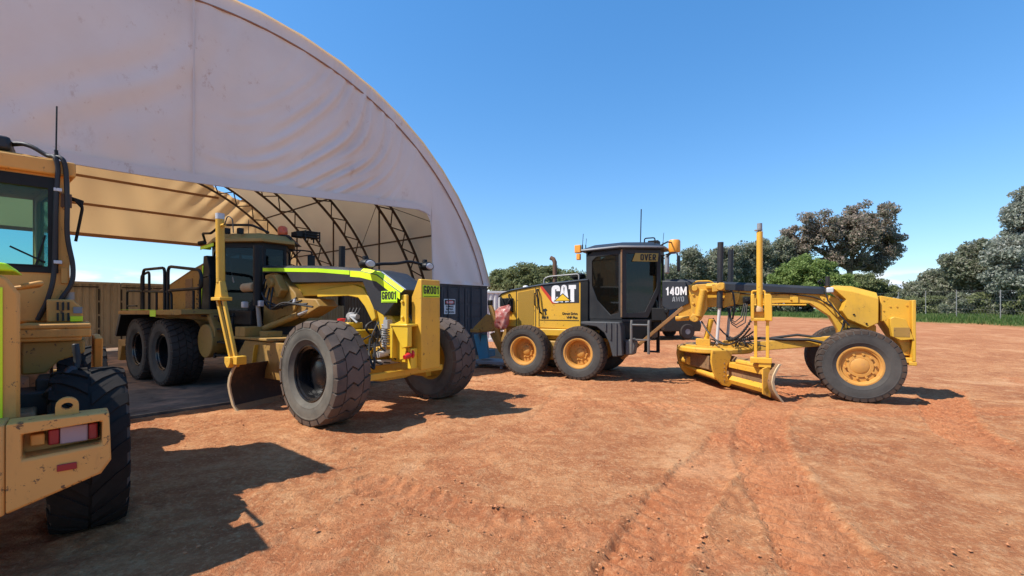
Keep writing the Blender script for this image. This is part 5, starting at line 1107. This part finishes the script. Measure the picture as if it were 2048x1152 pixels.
mb.tube(rounded([(-8.20, yr, 1.68), (-8.20, yr, 2.18), (-5.4, yr + .02, 2.10), (-5.4, yr + .02, 1.72)], .12), .026, 8); mb.tube([(-8.2, yr, 1.80), (-7.5, yr, 1.80)], .022, 6); mb.tube([(-6.2, yr, 2.1), (-6.2, yr, 1.7)], .024, 6)
mb.tube(rounded([(-5.1, -.95, 1.72), (-5.1, -.95, 2.42), (-4.6, -.95, 2.45), (-4.6, -.95, 1.72)], .1), .026, 8); mb.tube([(-4.75, -1.2, 1.72), (-4.75, -1.2, 2.12)], .024, 6)
mb.tube(rounded([(-5.7, -.2, 2.75), (-5.7, -.2, 2.98), (-4.9, -.2, 3.02), (-4.9, -.2, 2.85)], .08), .026, 8); mb.build('guard_rail', 'black', dk, 0, 60)
for s in (-1, 1):
    mb = MB(); mb.box(-7.5, -5.5, s * .80 - .08, s * .80 + .08, .5, 1.05); mb.build('tandem_case', 'yellow_dirt_shade', A, .03)
mb = MB(); mb.box(-8.2, -4.6, -.6, .6, .8, 1.5); mb.lathe([(.001, -.35), (.36, -.35), (.36, .2), (.001, .2)], (-4.55, -.72, 1.05), 'y', 24); mb.build('rear_frame', 'yellow_dirt_shade', A, .02)
mb = MB(); mb.prism([(-9.9, .85), (-8.8, .92), (-8.2, .95), (-8.2, .75), (-9.6, .70), (-9.75, .30), (-9.95, .30)], -1.15, -1.0); mb.box(-9.9, -9.6, -1.15, 1.15, .72, .88); mb.box(-9.0, -8.3, -.6, .6, .6, 1.2); mb.prism([(-9.9, .85), (-8.8, .92), (-8.2, .95), (-8.2, .75), (-9.6, .70), (-9.75, .30), (-9.95, .30)], 1.0, 1.15); mb.build('ripper', 'yellow_dirt_shade', A, .015)

# ------------------------------------------------------------------ wheel loader at the left edge
LO = (-3.47, 3.69); LR = R_(134)
Lo = thing('wheel_loader', (LO[0], LO[1], 0), LR, 'faded yellow wheel loader seen from behind at the left edge, black hoses on its cab', 'loader')
for x, y, fl in ((0, 0, 0), (0, 1.6, 1), (2.95, .02, 0), (2.95, 1.58, 1)):
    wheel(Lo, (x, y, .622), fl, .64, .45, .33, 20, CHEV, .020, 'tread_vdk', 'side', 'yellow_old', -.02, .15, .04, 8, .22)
# rear bumper: thick plate with a lamp recess on each side
bx0, bx1 = -1.06, -.55
prof = [(-.20, 1.06), (-.21, .74), (-.16, .66), (.10, .56), (.35, .49), (.80, .47), (1.25, .49), (1.50, .56), (1.76, .66), (1.81, .74), (1.80, 1.06)]
mb = MB()
# front sheet built round the recesses
def yz(a, b, off): return (bx0 + off, a, b)
O_ = [(-.21, .74), (-.20, 1.06), (.26, 1.06), (.26, .52), (-.16, .66)]; I_ = [(-.165, .855), (-.165, 1.005), (.195, .985), (.195, .835), (.0, .845)]
mb.ring_panel(O_, I_, yz, .20)
O2 = [(1.6 - a, b) for a, b in O_]; I2 = [(1.6 - a, b) for a, b in I_]; mb.ring_panel(O2, I2, yz, .20)
mb.prism([(.262, 1.06), (.262, .515), (.55, .48), (1.05, .48), (1.338, .515), (1.338, 1.06)], bx0, bx0 + .20, 'x')
mb.prism([(.26, 1.06), (.26, .52), (1.34, .52), (1.34, 1.06)], bx0 + .201, bx1 + .5, 'x')
mb.box(bx0 + .19, bx0 + .22, -.2, .27, .7, 1.05); mb.box(bx0 + .19, bx0 + .22, 1.33, 1.8, .7, 1.05)
bump_ = mb.build('rear_bumper', 'yellow_worn', Lo, .02)
for yo, sgn in ((0, 1), (1.6, -1)):
    Y = lambda a: yo + sgn * a
    bx = lambda m, x0, x1, a0, a1, z0, z1: m.box(x0, x1, min(Y(a0), Y(a1)), max(Y(a0), Y(a1)), z0, z1)
    mb = MB(); bx(mb, bx0 + .13, bx0 + .188, -.155, .09, .872, .985); lamp = mb.build('tail_light', 'black', bump_, .006)
    mb = MB(); bx(mb, bx0 + .085, bx0 + .129, -.145, -.100, .878, .982); mb.build('red_lens', 'red_dull', lamp, .008); mb = MB(); bx(mb, bx0 + .085, bx0 + .129, .035, .085, .878, .975); mb.build('red_lens', 'red_dull', lamp, .008)
    mb = MB(); bx(mb, bx0 + .08, bx0 + .129, -.098, .033, .875, .984); mb.build('clear_lens', 'pinklens', lamp, .008)
    mb = MB(); bx(mb, bx0 + .10, bx0 + .188, .10, .165, .885, .955); mb.build('amber_lens', 'yellow_old', lamp, .008)
    mb = MB(); bx(mb, bx0 - .012, bx0 - .001, -.045, .045, .725, .768); mb.build('reflector', 'red_dull', bump_, .004)
mb = MB(); pr_ = [(.055 * math.cos(a), 1.115 + .055 * math.sin(a)) for a in np.linspace(0, math.pi, 9)]
out_ = [(-.055, 1.055)] + [(-x, z) for x, z in pr_] + [(.055, 1.055)]
inn = [(.028 * math.cos(a), 1.115 + .022 * math.sin(a)) for a in np.linspace(math.pi * 1.25, math.pi * 1.25 - 2 * math.pi, len(out_) + 1)[:-1]]
mb.ring_panel(out_, inn, lambda a, b, off: (bx0 + .09 + off, a, b), .05); mb.build('lifting_eye', 'yellow_old', bump_, .004)
# hood
mb = MB(); hs_ = [(.24, .98), (.24, 1.84), (.30, 1.95), (.42, 1.985), (1.18, 1.985), (1.30, 1.95), (1.36, 1.84), (1.36, .98)]
mb.loft([[(x, (y + o_) if y < .8 else (y - o_), z) for y, z in hs_] for x, o_ in ((-.80, 0), (.60, .14))]); hdL = mb.build('engine_hood', 'yellow_old', Lo, .02)
mb = MB(); mb.box(-.812, -.802, .315, 1.285, 1.02, 1.88); mb.build('reflective_panel', 'neon_y', hdL, .004)
mb = MB(); mb.prism([(.26, 1.985), (.30, 2.035), (.42, 2.05), (.5, 2.05), (.5, 1.985)], -.78, -.25, 'x'); mb.build('hood_cap', 'neon', hdL, .012)
mb = MB(); mb.tube(rounded([(-.40, .26, 1.90), (-.40, .165, 1.93), (.15, .20, 1.93), (.15, .34, 1.90)], .05), .018, 8); mb.build('hood_handle', 'yellow_old', hdL, 0, 60)
hdL.location.y = .09; bump_.location.y = .115
# frame, valve gear and right side details under the hood
mb = MB(); mb.box(-.9, 3.2, .45, 1.15, .55, 1.0); mb.box(-.5, .5, .28, .45, .75, 1.02); mb.box(2.2, 3.6, .3, 1.3, .8, 1.55); mb.build('chassis', 'brown', Lo, .02)
mb = MB(); mb.box(-.2, .2, .2, .40, .95, 1.12); mb.box(-.05, .35, .12, .30, 1.0, 1.2); mb.tube([(-.3, .22, 1.1), (0, .1, 1.25), (.3, .18, 1.15)], .04, 8); mb.tube(rounded([(.2, .08, 1.45), (.18, .06, 1.25), (.05, .2, 1.12)], .15), .026, 8); mb.build('axle_gear', 'black_d', Lo, .01)
mb = MB(); mb.box(.30, 1.35, -.02, .42, 1.575, 1.615); mb.box(.32, .36, .04, .41, 1.47, 1.575); mb.box(.302, .33, -.02, .42, 1.50, 1.575); fdL = mb.build('fender', 'yellow_old', Lo, .012)
mb = MB(); mb.prism([(.02, 1.47), (.40, 1.47), (.40, 1.20), (.26, 1.20), (.18, 1.30), (.02, 1.36)], .37, 1.3, 'x'); mb.build('tool_box', 'yellow_dirt_shade', fdL, .015)
mb = MB(); mb.prism([(.4, 1.48), (1.3, 1.48), (1.75, 1.05), (1.7, .95), (1.2, 1.2), (.6, 1.2)], -.10, -.04); mb.build('mud_guard', 'yellow_old', fdL, .01)
mb = MB(); mb.prism([(.34, 1.62), (.34, 1.83), (.17, 1.83), (.10, 1.75), (.10, 1.62)], 1.1, 1.7, 'x'); vb = mb.build('louvre_box', 'yellow_old', Lo, .012)
mb = MB()
for k in range(3):
    for z in (1.63, 1.73): mb.box(1.088, 1.099, .19 + .035 * k, .205 + .035 * k, z, z + .075)
mb.build('louvre_slots', 'ink', vb)
mb = MB(); mb.box(1.088, 1.099, .103, .165, 1.70, 1.76); mb.build('grey_patch', 'greyflat', vb); mb = MB(); mb.box(1.085, 1.099, .10, .185, 1.625, 1.672); mb.build('reflective_strip', 'neon_y', vb)
mb = MB(); mb.cyl((1.2, .19, 1.83), .035, 0, .07, 'z', 10); mb.build('filler_cap', 'white_rail', vb, 0, 40)
# cab
cx0, cx1 = .94, 2.35
def cy(x): return .24 + (x - cx0) * .17
mb = MB()
rear = lambda a, b, off: (cx0 + off, a, b)
mb.ring_panel([(.24, 3.0), (1.36, 3.0), (1.36, 1.62), (.24, 1.62)], [(.345, 2.95), (1.255, 2.95), (1.255, 2.10), (.345, 2.10)], rear, .07)
for s in (0, 1):
    def side(a, b, off, s=s): y = cy(a) + off; return (a, y if not s else 1.6 - y, b)
    mb.ring_panel([(cx0 + .071, 3.0), (cx1, 3.0), (cx1, 1.62), (cx0 + .071, 1.62)], [(1.10, 2.93), (2.2, 2.93), (2.2, 2.05), (1.10, 2.05)], side, .06)
mb.prism([(cx1, .48), (cx1, 1.12), (cx1 + .05, 1.1), (cx1 + .05, .5)], 1.62, 2.0, 'z'); mb.prism([(cx0 + .08, .30), (cx1 - .02, .5), (cx1 - .02, 1.1), (cx0 + .08, 1.30)], 1.56, 1.63, 'z')
for y in (.48, 1.06): mb.box(cx1 - .02, cx1 + .05, y, y + .07, 1.62, 3.0)
cabL = mb.build('cab', 'yellow_old', Lo, .012)
mb = MB(); mb.box(cx0 + .02, cx0 + .03, .355, 1.245, 2.11, 2.94); mb.build('window', 'glass_ld', cabL)
mb = MB(); mb.ring_panel([(.315, 2.965), (1.285, 2.965), (1.285, 2.075), (.315, 2.075)], [(.385, 2.86), (1.215, 2.86), (1.215, 2.135), (.385, 2.135)], lambda a, b, off: (cx0 - .012 + off, a, b), .01); mb.build('window_seal', 'black', cabL, .003)
for s in (0, 1):
    mb = MB(); mb.loft([[(a, (cy(a) + o_) if not s else 1.6 - cy(a) - o_, z) for z in (2.05, 2.93) for o_ in (.02, .03)] for a in (1.10, 2.2)], False); 
    mb = MB(); ys = [(cy(a) + .025) if not s else 1.6 - cy(a) - .025 for a in (1.10, 2.2)]; mb.prism([(1.10, ys[0]), (2.2, ys[1]), (2.2, ys[1] + .006), (1.10, ys[0] + .006)], 2.05, 2.93, 'z'); mb.build('window', 'glass_ld', cabL)
mb = MB(); mb.tube([(cx0 - .03, .46, 2.14), (cx0 - .03, .40, 2.42)], .008, 5); mb.tube([(cx0 - .03, .40, 2.17), (cx0 - .03, .62, 2.30)], .008, 5); mb.tube([(cx0 - .03, .42, 2.14), (cx0 - .03, .72, 2.14)], .007, 5); mb.build('wiper', 'black', cabL, 0, 60)
mb = MB(); mb.box(1.4, 1.9, .8, 1.2, 1.7, 1.9); mb.prism([(1.35, 1.85), (1.5, 1.85), (1.42, 2.42), (1.28, 2.42)], .78, 1.22); mb.box(1.30, 1.38, .88, 1.12, 2.44, 2.62); mb.build('seat', 'seat', cabL, .04)
mb = MB(); mb.loft([[(x, y, z) for x, y in ((cx0 - .06, .195), (cx1 + .12, .40), (cx1 + .12, 1.2), (cx0 - .06, 1.405))] for z in (2.985, 3.125)]); mb.loft([[(x, y, z) for x, y in ((cx0 + .05, .32), (cx1, .5), (cx1, 1.1), (cx0 + .05, 1.28))] for z in (3.126, 3.16)]); rfL = mb.build('cab_roof', 'yellow_old', cabL, .02)
mb = MB(); mb.box(1.0, 1.6, .62, 1.2, 3.17, 3.30); mb.build('air_conditioner', 'black_d', rfL, .03)
mb = MB()
for k, (yt, ym, yb) in enumerate(((.315, .33, .45), (.265, .255, .37))):
    q = [(1.15, .66 - .03 * k, 3.26), (1.0, .52, 3.26), (.95, .38, 3.16), (.86, yt + .02, 3.155), (.855, yt, 3.05), (.86, ym, 2.75), (.88, ym + .005, 2.42), (.885, ym - (.04 if k else -.01), 2.15), (.88, ym - (.035 if k else -.02), 1.98), (.89, ym + .06, 1.80), (.93, yb, 1.64)]
    mb.tube(rounded(q, .12, 4), .019, 8)
mb.build('hose', 'hose', cabL, 0, 60)
mb = MB()
for z in (2.83, 2.16): mb.box(.84, .94, .29, .345, z, z + .03)
mb.build('hose_clamp', 'silver', cabL, .003)
mb = MB(); mb.box(.915, .938, .25, .30, 1.98, 2.13); mb.build('hinge', 'yellow_old', cabL, .006); mb = MB(); mb.box(.92, .938, .225, .30, 2.70, 2.83); mb.build('hinge', 'rust', cabL, .004)
mb = MB(); mb.tube([(.90, .325, 3.12), (.90, .33, 3.22)], .014, 6); mb.tube([(.90, .33, 3.2), (.90, .325, 3.63)], .007, 5); mb.build('antenna', 'black', rfL, 0, 60)
mb = MB(); mb.tube(rounded([(1.25, .27, 2.84), (1.2, .17, 2.82), (1.2, .15, 2.76), (1.25, .20, 2.42)], .03), .014, 6); mb.prism([(.14, 2.83), (.24, 2.86), (.15, 2.74)], 1.19, 1.23, 'x'); mb.build('mirror_bracket', 'black', cabL, .004)
cabL.location.y = -.12; vb.location = (-.27, -.07, 0)
# lift arms and bucket in front, mostly hidden behind the cab
mb = MB()
for y in (.35, 1.15): mb.prism([(2.6, 1.6), (2.9, 1.75), (4.3, .75), (4.3, .45), (4.0, .45)], y, y + .12)
mb.build('lift_arm', 'yellow_old', Lo, .015)
mb = MB(); mb.prism([(4.25, .85), (4.2, .35), (4.35, .08), (5.1, .03), (5.1, .06), (4.45, .15), (4.32, .4), (4.36, .85)], -.25, 1.85); mb.prism([(4.3, .85), (4.3, .1), (5.05, .05)], -.28, -.25); mb.prism([(4.3, .85), (4.3, .1), (5.05, .05)], 1.85, 1.88); mb.build('bucket', 'yellow_dirt_shade', Lo, .01)

# ------------------------------------------------------------------ trees and shrubs
def leafmat(name, a, b, c, rough=.55):
    g = G(name); gi = g.n('ShaderNodeNewGeometry'); n = g.noise(.55, 3, .6)
    col = g.ramp(g.math('ADD', g.math('MULTIPLY', gi.outputs['Random Per Island'], .55), g.math('MULTIPLY', n, .45)), [(.25, a), (.5, b), (.75, c)])
    p = g.bsdf(col, rough, 0, None, .25); t = g.n('ShaderNodeBsdfTranslucent'); g.put(t.inputs[0], col)
    m = g.n('ShaderNodeMixShader'); m.inputs[0].default_value = .42; g.L(p, m.inputs[1]); g.L(t.outputs[0], m.inputs[2]); return g.done(m.outputs[0])
M['gum'] = leafmat('grey_green_gum_leaves', (.15, .175, .105), (.23, .245, .155), (.34, .32, .24))
M['gum_red'] = leafmat('russet_gum_leaves', (.15, .16, .10), (.27, .225, .165), (.40, .30, .24))
M['gum_grey'] = leafmat('silver_gum_leaves', (.20, .225, .165), (.30, .32, .25), (.42, .42, .36))
M['wattle'] = leafmat('bright_wattle_leaves', (.13, .19, .045), (.20, .27, .07), (.28, .34, .11))
M['bushy'] = leafmat('olive_shrub_leaves', (.13, .155, .06), (.20, .225, .09), (.29, .30, .15))
M['bark'] = paint('grey_bark', (.17, .135, .105), .85, .3, 0, grime=.4)
def tree(name, label, x, y, blobs, leaf, nclump, per, lsize0, trunk=.25, seed=1, group=None, cr=.55, cat='tree', limb=True, flat=1.0):
    rng = np.random.default_rng(seed); zb = tz(x, y); lsize = lsize0 * .54; per = int(per * 2.4); nclump = int(nclump * 1.15)
    root = thing(name, (x, y, zb - .05), 0, label, cat, group)
    B_ = np.array(blobs, float); vol = B_[:, 3] * B_[:, 4] * B_[:, 5]; pk = rng.choice(len(B_), nclump, p=vol ** .7 / (vol ** .7).sum())
    d = rng.normal(size=(nclump, 3)); d /= np.linalg.norm(d, axis=1)[:, None]; rad = rng.random(nclump) ** .30
    cen = B_[pk, :3] + d * rad[:, None] * B_[pk, 3:6]
    cen = cen[cen[:, 2] > .15]; n = len(cen)
    csz = cr * rng.uniform(.45, 1.15, n)
    lp = np.repeat(cen, per, 0); off = rng.normal(size=(len(lp), 3)); off /= np.linalg.norm(off, axis=1)[:, None]
    off *= (rng.random(len(lp)) ** .45)[:, None] * np.repeat(csz, per)[:, None]; off[:, 2] *= .75; lp = lp + off
    keep = lp[:, 2] > .05; lp = lp[keep]; m = len(lp)
    u = rng.normal(size=(m, 3)); u[:, 2] -= .35; u /= np.linalg.norm(u, axis=1)[:, None]; v = np.cross(u, rng.normal(size=(m, 3))); v /= np.linalg.norm(v, axis=1)[:, None]
    s = lsize * rng.uniform(.6, 1.4, m)[:, None]
    V = np.stack([lp - u * s, lp + v * s * .42, lp + u * s, lp - v * s * .42], 1).reshape(-1, 3)
    me = bpy.data.meshes.new('crown'); me.vertices.add(len(V)); me.vertices.foreach_set('co', V.astype(np.float32).reshape(-1)); me.loops.add(m * 4); me.loops.foreach_set('vertex_index', np.arange(m * 4, dtype=np.int32)); me.polygons.add(m); me.polygons.foreach_set('loop_start', np.arange(0, m * 4, 4, dtype=np.int32)); me.update(calc_edges=True)
    me.materials.append(M[leaf]); c = bpy.data.objects.new('crown', me); COL.objects.link(c); c.parent = root
    mb = MB(); top = B_[:, :3].mean(0); fork = np.array([top[0] * .3, top[1] * .3, max(.5, (B_[:, 2] - B_[:, 5]).min() + .3)])
    mb.tube([(0, 0, -.3), tuple(fork * .5 + np.array([.08, 0, 0])), tuple(fork)], trunk, 8, [trunk * 1.25, trunk, trunk * .8])
    if limb:
        for b in B_:
            e = b[:3] + np.array([0, 0, b[5] * .35]); q = fork * .45 + e * .55 + rng.normal(size=3) * .25; mb.tube([tuple(fork), tuple(q), tuple(e)], trunk, 6, [trunk * .6, trunk * .42, trunk * .12])
        for k in rng.choice(n, min(n, 26), replace=False):
            b = B_[np.argmin(((B_[:, :3] - cen[k]) ** 2).sum(1))]; mb.tube([tuple(b[:3] * .8 + fork * .2), tuple(cen[k] * .6 + b[:3] * .4), tuple(cen[k])], .05, 5, [trunk * .25, trunk * .15, trunk * .05])
    mb.build('trunk', 'bark', root, 0, 60); return root
def at(px, Y): return (px - 1024) / 900 * Y, Y
def hz(py, Y, x): return 1.75 - (py - 616) / 900 * Y - tz(x, Y)
def tree_px(name, label, Y, base_px, blobs_px, leaf, **kw):
    kw['lsize0'] = kw.pop('lsize'); x, y = at(base_px, Y); bl = []
    for px, py, rx, rz, dy in blobs_px:
        bx = (px - base_px) / 900 * Y; bl.append((bx, dy, hz(py, Y, x), rx / 900 * Y, rx / 900 * Y * .85, rz / 900 * Y))
    return tree(name, label, x, y, bl, leaf, **kw)
tree_px('gum_tree', 'big spreading gum tree with russet crown against the sky behind the grader beam', 62, 1698, [(1640, 455, 44, 34, 0), (1615, 490, 38, 26, 1), (1735, 440, 52, 34, 0), (1700, 470, 52, 32, -1), (1760, 472, 30, 30, 0), (1792, 482, 24, 20, 1), (1690, 515, 44, 26, 0), (1752, 528, 24, 16, 0), (1775, 505, 20, 16, 0), (1600, 470, 22, 20, 2)], 'gum_red', nclump=250, per=70, lsize=.34, trunk=.42, seed=4, cr=1.05)
tree_px('gum_tree', 'grey green gum tree at the left end of the row behind the black cab mirror', 60, 1392, [(1385, 520, 24, 22, 0), (1405, 540, 26, 26, 0), (1370, 552, 24, 18, 0)], 'gum', nclump=110, per=60, lsize=.32, trunk=.25, seed=5, group='gum trees behind the grader', cr=1.0)
tree_px('gum_tree', 'grey green gum tree behind the black lift cylinders of the open yard grader', 61, 1450, [(1440, 520, 24, 24, 0), (1462, 515, 20, 20, 0), (1445, 550, 30, 22, 0)], 'gum', nclump=110, per=60, lsize=.32, trunk=.25, seed=6, group='gum trees behind the grader', cr=1.0)
tree_px('gum_tree', 'tall grey green gum tree directly left of the yellow survey mast', 62, 1508, [(1500, 512, 22, 26, 0), (1528, 508, 22, 24, 0), (1510, 548, 34, 24, 0)], 'gum', nclump=120, per=60, lsize=.32, trunk=.28, seed=8, group='gum trees behind the grader', cr=1.0)
tree_px('gum_tree', 'small grey green gum tree between the survey mast and the big russet gum tree', 63, 1560, [(1562, 500, 20, 20, 0), (1570, 530, 26, 24, 0)], 'gum', nclump=80, per=60, lsize=.32, trunk=.22, seed=9, group='gum trees behind the grader', cr=1.0)
tree_px('wattle_tree', 'bright green rounded wattle tree in front of the big russet gum tree', 50, 1620, [(1615, 548, 56, 34, 0), (1580, 565, 40, 28, 0), (1660, 566, 50, 26, 0), (1625, 585, 70, 24, -1)], 'wattle', nclump=300, per=80, lsize=.26, trunk=.2, seed=10, cr=.75)
tree_px('wattle_tree', 'duller olive wattle tree right of the bright green one, above the yellow nose hood', 52, 1740, [(1725, 572, 34, 24, 0), (1755, 582, 34, 20, 0), (1700, 590, 36, 18, 0)], 'bushy', nclump=150, per=70, lsize=.26, trunk=.16, seed=11, cr=.75)
tree_px('gum_tree', 'tall silvery gum tree cut off by the right edge of the photo', 38, 2052, [(2062, 398, 30, 34, 0), (2050, 440, 30, 44, 0), (2040, 490, 44, 40, 0), (2075, 470, 40, 60, 0), (2010, 510, 36, 30, 0), (2030, 550, 46, 34, 0), (2085, 540, 40, 40, 0)], 'gum_grey', nclump=280, per=70, lsize=.24, trunk=.3, seed=12, cr=.75)
tree_px('gum_tree', 'mid height dark gum tree left of the tall silvery one, behind the fence', 42, 1950, [(1960, 510, 30, 30, 0), (1935, 545, 34, 24, 0), (1975, 555, 34, 34, 0), (1910, 525, 18, 16, 0)], 'gum', nclump=200, per=66, lsize=.25, trunk=.24, seed=13, cr=.75)
tree_px('gum_tree', 'low dark gum tree sloping down towards the small far shed roof', 46, 1870, [(1875, 560, 28, 18, 0), (1850, 580, 34, 16, 0), (1895, 585, 34, 20, 0)], 'gum', nclump=130, per=66, lsize=.25, trunk=.2, seed=14, cr=.75)
for k, (px, Y, w_, h_, lf) in enumerate(((1826, 44, 26, 18, 'bushy'), (1868, 43, 34, 20, 'bushy'), (1915, 41, 34, 22, 'gum'), (1962, 40, 36, 24, 'bushy'), (2010, 39, 36, 26, 'gum'), (2060, 37, 38, 30, 'bushy'))):
    x, y = at(px, Y); lab = ['olive shrub at the left end of the fence line', 'yellow green rounded shrub behind the fence post', 'dark leafy shrub behind the second fence post', 'olive shrub filling the gap under the dark gum tree', 'dark shrub behind the nearest fence post', 'large olive shrub at the right edge of the photo'][k]
    tree('shrub', lab, x, y, [(0, 0, h_ / 900 * Y * .9, w_ / 900 * Y * .8, 1.0, h_ / 900 * Y), (w_ / 900 * Y * .5, .3, h_ / 900 * Y * .6, w_ / 900 * Y * .6, .9, h_ / 900 * Y * .7)], lf, 70, 60, .20, .08, 30 + k, 'shrubs along the fence', .5, 'shrub', False)
for k, (px, Y) in enumerate(((1420, 52), (1490, 53), (1570, 50), (1655, 50), (1720, 50), (1775, 50))):
    x, y = at(px, Y); lab = ['low dark shrub under the grader beam beside the lift cylinders', 'low dark shrub under the beam left of the mast', 'low shrub under the beam just right of the mast', 'low shrub under the arched beam near the nose hood', 'low shrub glimpsed under the yellow nose hood', 'low shrub behind the push block of the grader'][k]
    tree('shrub', lab, x, y, [(0, 0, .9, 2.4, 1.2, 1.2), (1.8, .4, .7, 1.8, 1.0, 1.0)], 'bushy' if k % 2 else 'gum', 70, 60, .22, .08, 50 + k, 'low shrubs behind the dirt yard', .5, 'shrub', False)
tree_px('wattle_tree', 'rounded olive green tree behind the engine hood and the charcoal container', 34, 1060, [(1010, 562, 36, 22, 0), (1050, 552, 40, 22, 0), (1095, 556, 38, 20, 0), (1140, 566, 40, 22, 0), (1060, 580, 76, 22, 0)], 'bushy', nclump=300, per=70, lsize=.20, trunk=.2, seed=21, cr=.6)
tree_px('gum_tree', 'dark grey green gum tree far behind the black cab', 58, 1290, [(1270, 560, 40, 26, 0), (1320, 556, 36, 28, 0)], 'gum', nclump=120, per=60, lsize=.32, trunk=.25, seed=22, group='gum trees behind the grader', cr=1.0)

# grass beyond the dirt
def make_grass():
    rng = np.random.default_rng(2); n = 52000
    y = 24.5 + 31 * rng.random(n) ** 1.2; x = rng.uniform(.30, 1.28, n) * y
    e = (x - 21.8) * .777 + (y - 38) * .629 + 1.8; clump = vnoise(x * .8, y * .8, 90); keep = (e > .3 + 1.6 * rng.random(n)) & (clump > -.30); x, y = x[keep], y[keep]; n = len(x)
    z = terrain(x, y) - .02; h = rng.uniform(.10, .34, n) * (1 + .8 * vnoise(x * .5, y * .5, 91)); a = rng.random(n) * 6.28; w_ = rng.uniform(.02, .05, n); l = rng.normal(size=(n, 2)) * .07
    V = np.stack([np.stack([x - np.cos(a) * w_, y - np.sin(a) * w_, z], 1), np.stack([x + np.cos(a) * w_, y + np.sin(a) * w_, z], 1), np.stack([x + l[:, 0], y + l[:, 1], z + h], 1)], 1).reshape(-1, 3)
    me = bpy.data.meshes.new('grass'); me.vertices.add(len(V)); me.vertices.foreach_set('co', V.astype(np.float32).reshape(-1)); me.loops.add(n * 3); me.loops.foreach_set('vertex_index', np.arange(n * 3, dtype=np.int32)); me.polygons.add(n); me.polygons.foreach_set('loop_start', np.arange(0, n * 3, 3, dtype=np.int32)); me.update(calc_edges=True)
    me.materials.append(leafmat('grass_blades', (.065, .115, .022), (.095, .160, .035), (.17, .19, .06))); o = bpy.data.objects.new('grass', me); COL.objects.link(o); tag(o, 'green grass beyond the edge of the dirt yard', None, None, 'stuff')
make_grass()

# chain link fence: posts, wires, mesh
fpts = [(32.9, 24.0), (33.2, 27.5), (33.65, 31), (34.08, 34.5), (34.75, 37.8), (35.4, 41.2), (35.9, 45), (36.2, 49), (36.2, 53), (35.6, 58)]
fr_ = thing('chain_link_fence', (fpts[0][0], fpts[0][1], 0), 0, 'thin wire mesh fence on grey posts at the edge of the grass', 'fence')
def fl_(p, z): return (p[0] - fpts[0][0], p[1] - fpts[0][1], tz(*p) + z)
for p in fpts:
    mb = MB(); mb.tube([fl_(p, -.1), fl_(p, 2.12)], .030, 8); mb.build('post', 'post_grey', fr_, 0, 60)
mb = MB()
for a, b in zip(fpts[:-1], fpts[1:]):
    for z in (.1, .7, 1.4, 2.05): mb.tube([fl_(a, z), fl_(b, z)], .004, 4)
    for k in range(14):
        t0, t1 = k / 14, (k + 4) / 14
        q = lambda t: (a[0] + (b[0] - a[0]) * t, a[1] + (b[1] - a[1]) * t)
        if t1 <= 1: mb.tube([fl_(q(t0), .1), fl_(q(t1), 2.05)], .002, 3); mb.tube([fl_(q(t0), 2.05), fl_(q(t1), .1)], .002, 3)
mb.build('wire_mesh', 'post_grey', fr_, 0, 0, False)

# small far shed with a pale roof
x, y = at(1800, 80); hs2 = thing('farm_shed', (x, y, tz(x, y)), R_(20), 'small distant shed with a pale grey roof beyond the shrubs', 'shed')
mb = MB(); mb.box(-4, 4, -2, 2, 0, 3.6); mb.build('wall', 'greyflat', hs2); mb = MB(); mb.prism([(-2.5, 3.5), (0, 4.7), (2.5, 3.5), (2.5, 3.62), (0, 4.85), (-2.5, 3.62)], -4.3, 4.3, 'x'); mb.build('roof', 'silver', hs2)

# dark car far behind the cab of the yard grader
Yc = 20.5; x, y = at(1312, Yc); car = thing('parked_car', (x, y, tz(x, y)), R_(8), 'small black car parked far behind the black grader cab', 'car')
sl = [(-2.1, .35), (-2.15, .75), (-1.9, .95), (-1.3, 1.0), (-.7, 1.42), (.7, 1.45), (1.2, 1.0), (1.65, .92), (1.75, .6), (1.7, .35)]
sn = [(x_, z_ - (.0 if z_ < 1.1 else .02)) for x_, z_ in sl]
mb = MB(); mb.loft([[(x_ * .97, -.86, min(z_, .95)) for x_, z_ in sl], [(x_, -.80, min(z_, .98)) for x_, z_ in sl], [(x_ * .9, -.62, z_) for x_, z_ in sl], [(x_ * .9, .62, z_) for x_, z_ in sl], [(x_, .80, min(z_, .98)) for x_, z_ in sl], [(x_ * .97, .86, min(z_, .95)) for x_, z_ in sl]]); mb.build('body', 'gloss_black', car, .03)
for xx in (-1.25, 1.05):
    for s in (-1, 1):
        mb = MB(); mb.lathe([(.12, -.1), (.30, -.1), (.34, -.06), (.34, .06), (.30, .1), (.12, .1)], (xx, s * .80, .34), 'y', 24); wh = mb.build('wheel', 'tread_dk', car, 0, 40)
        mb = MB(); mb.cyl((xx, s * .80, .34), .19, -.09, .09, 'y', 16); mb.build('rim', 'greyflat', wh, 0, 40)
mb = MB(); mb.box(1.70, 1.78, -.75, -.5, .62, .78); mb.box(1.70, 1.78, .5, .75, .62, .78); mb.build('headlight', 'lens', car, .02)
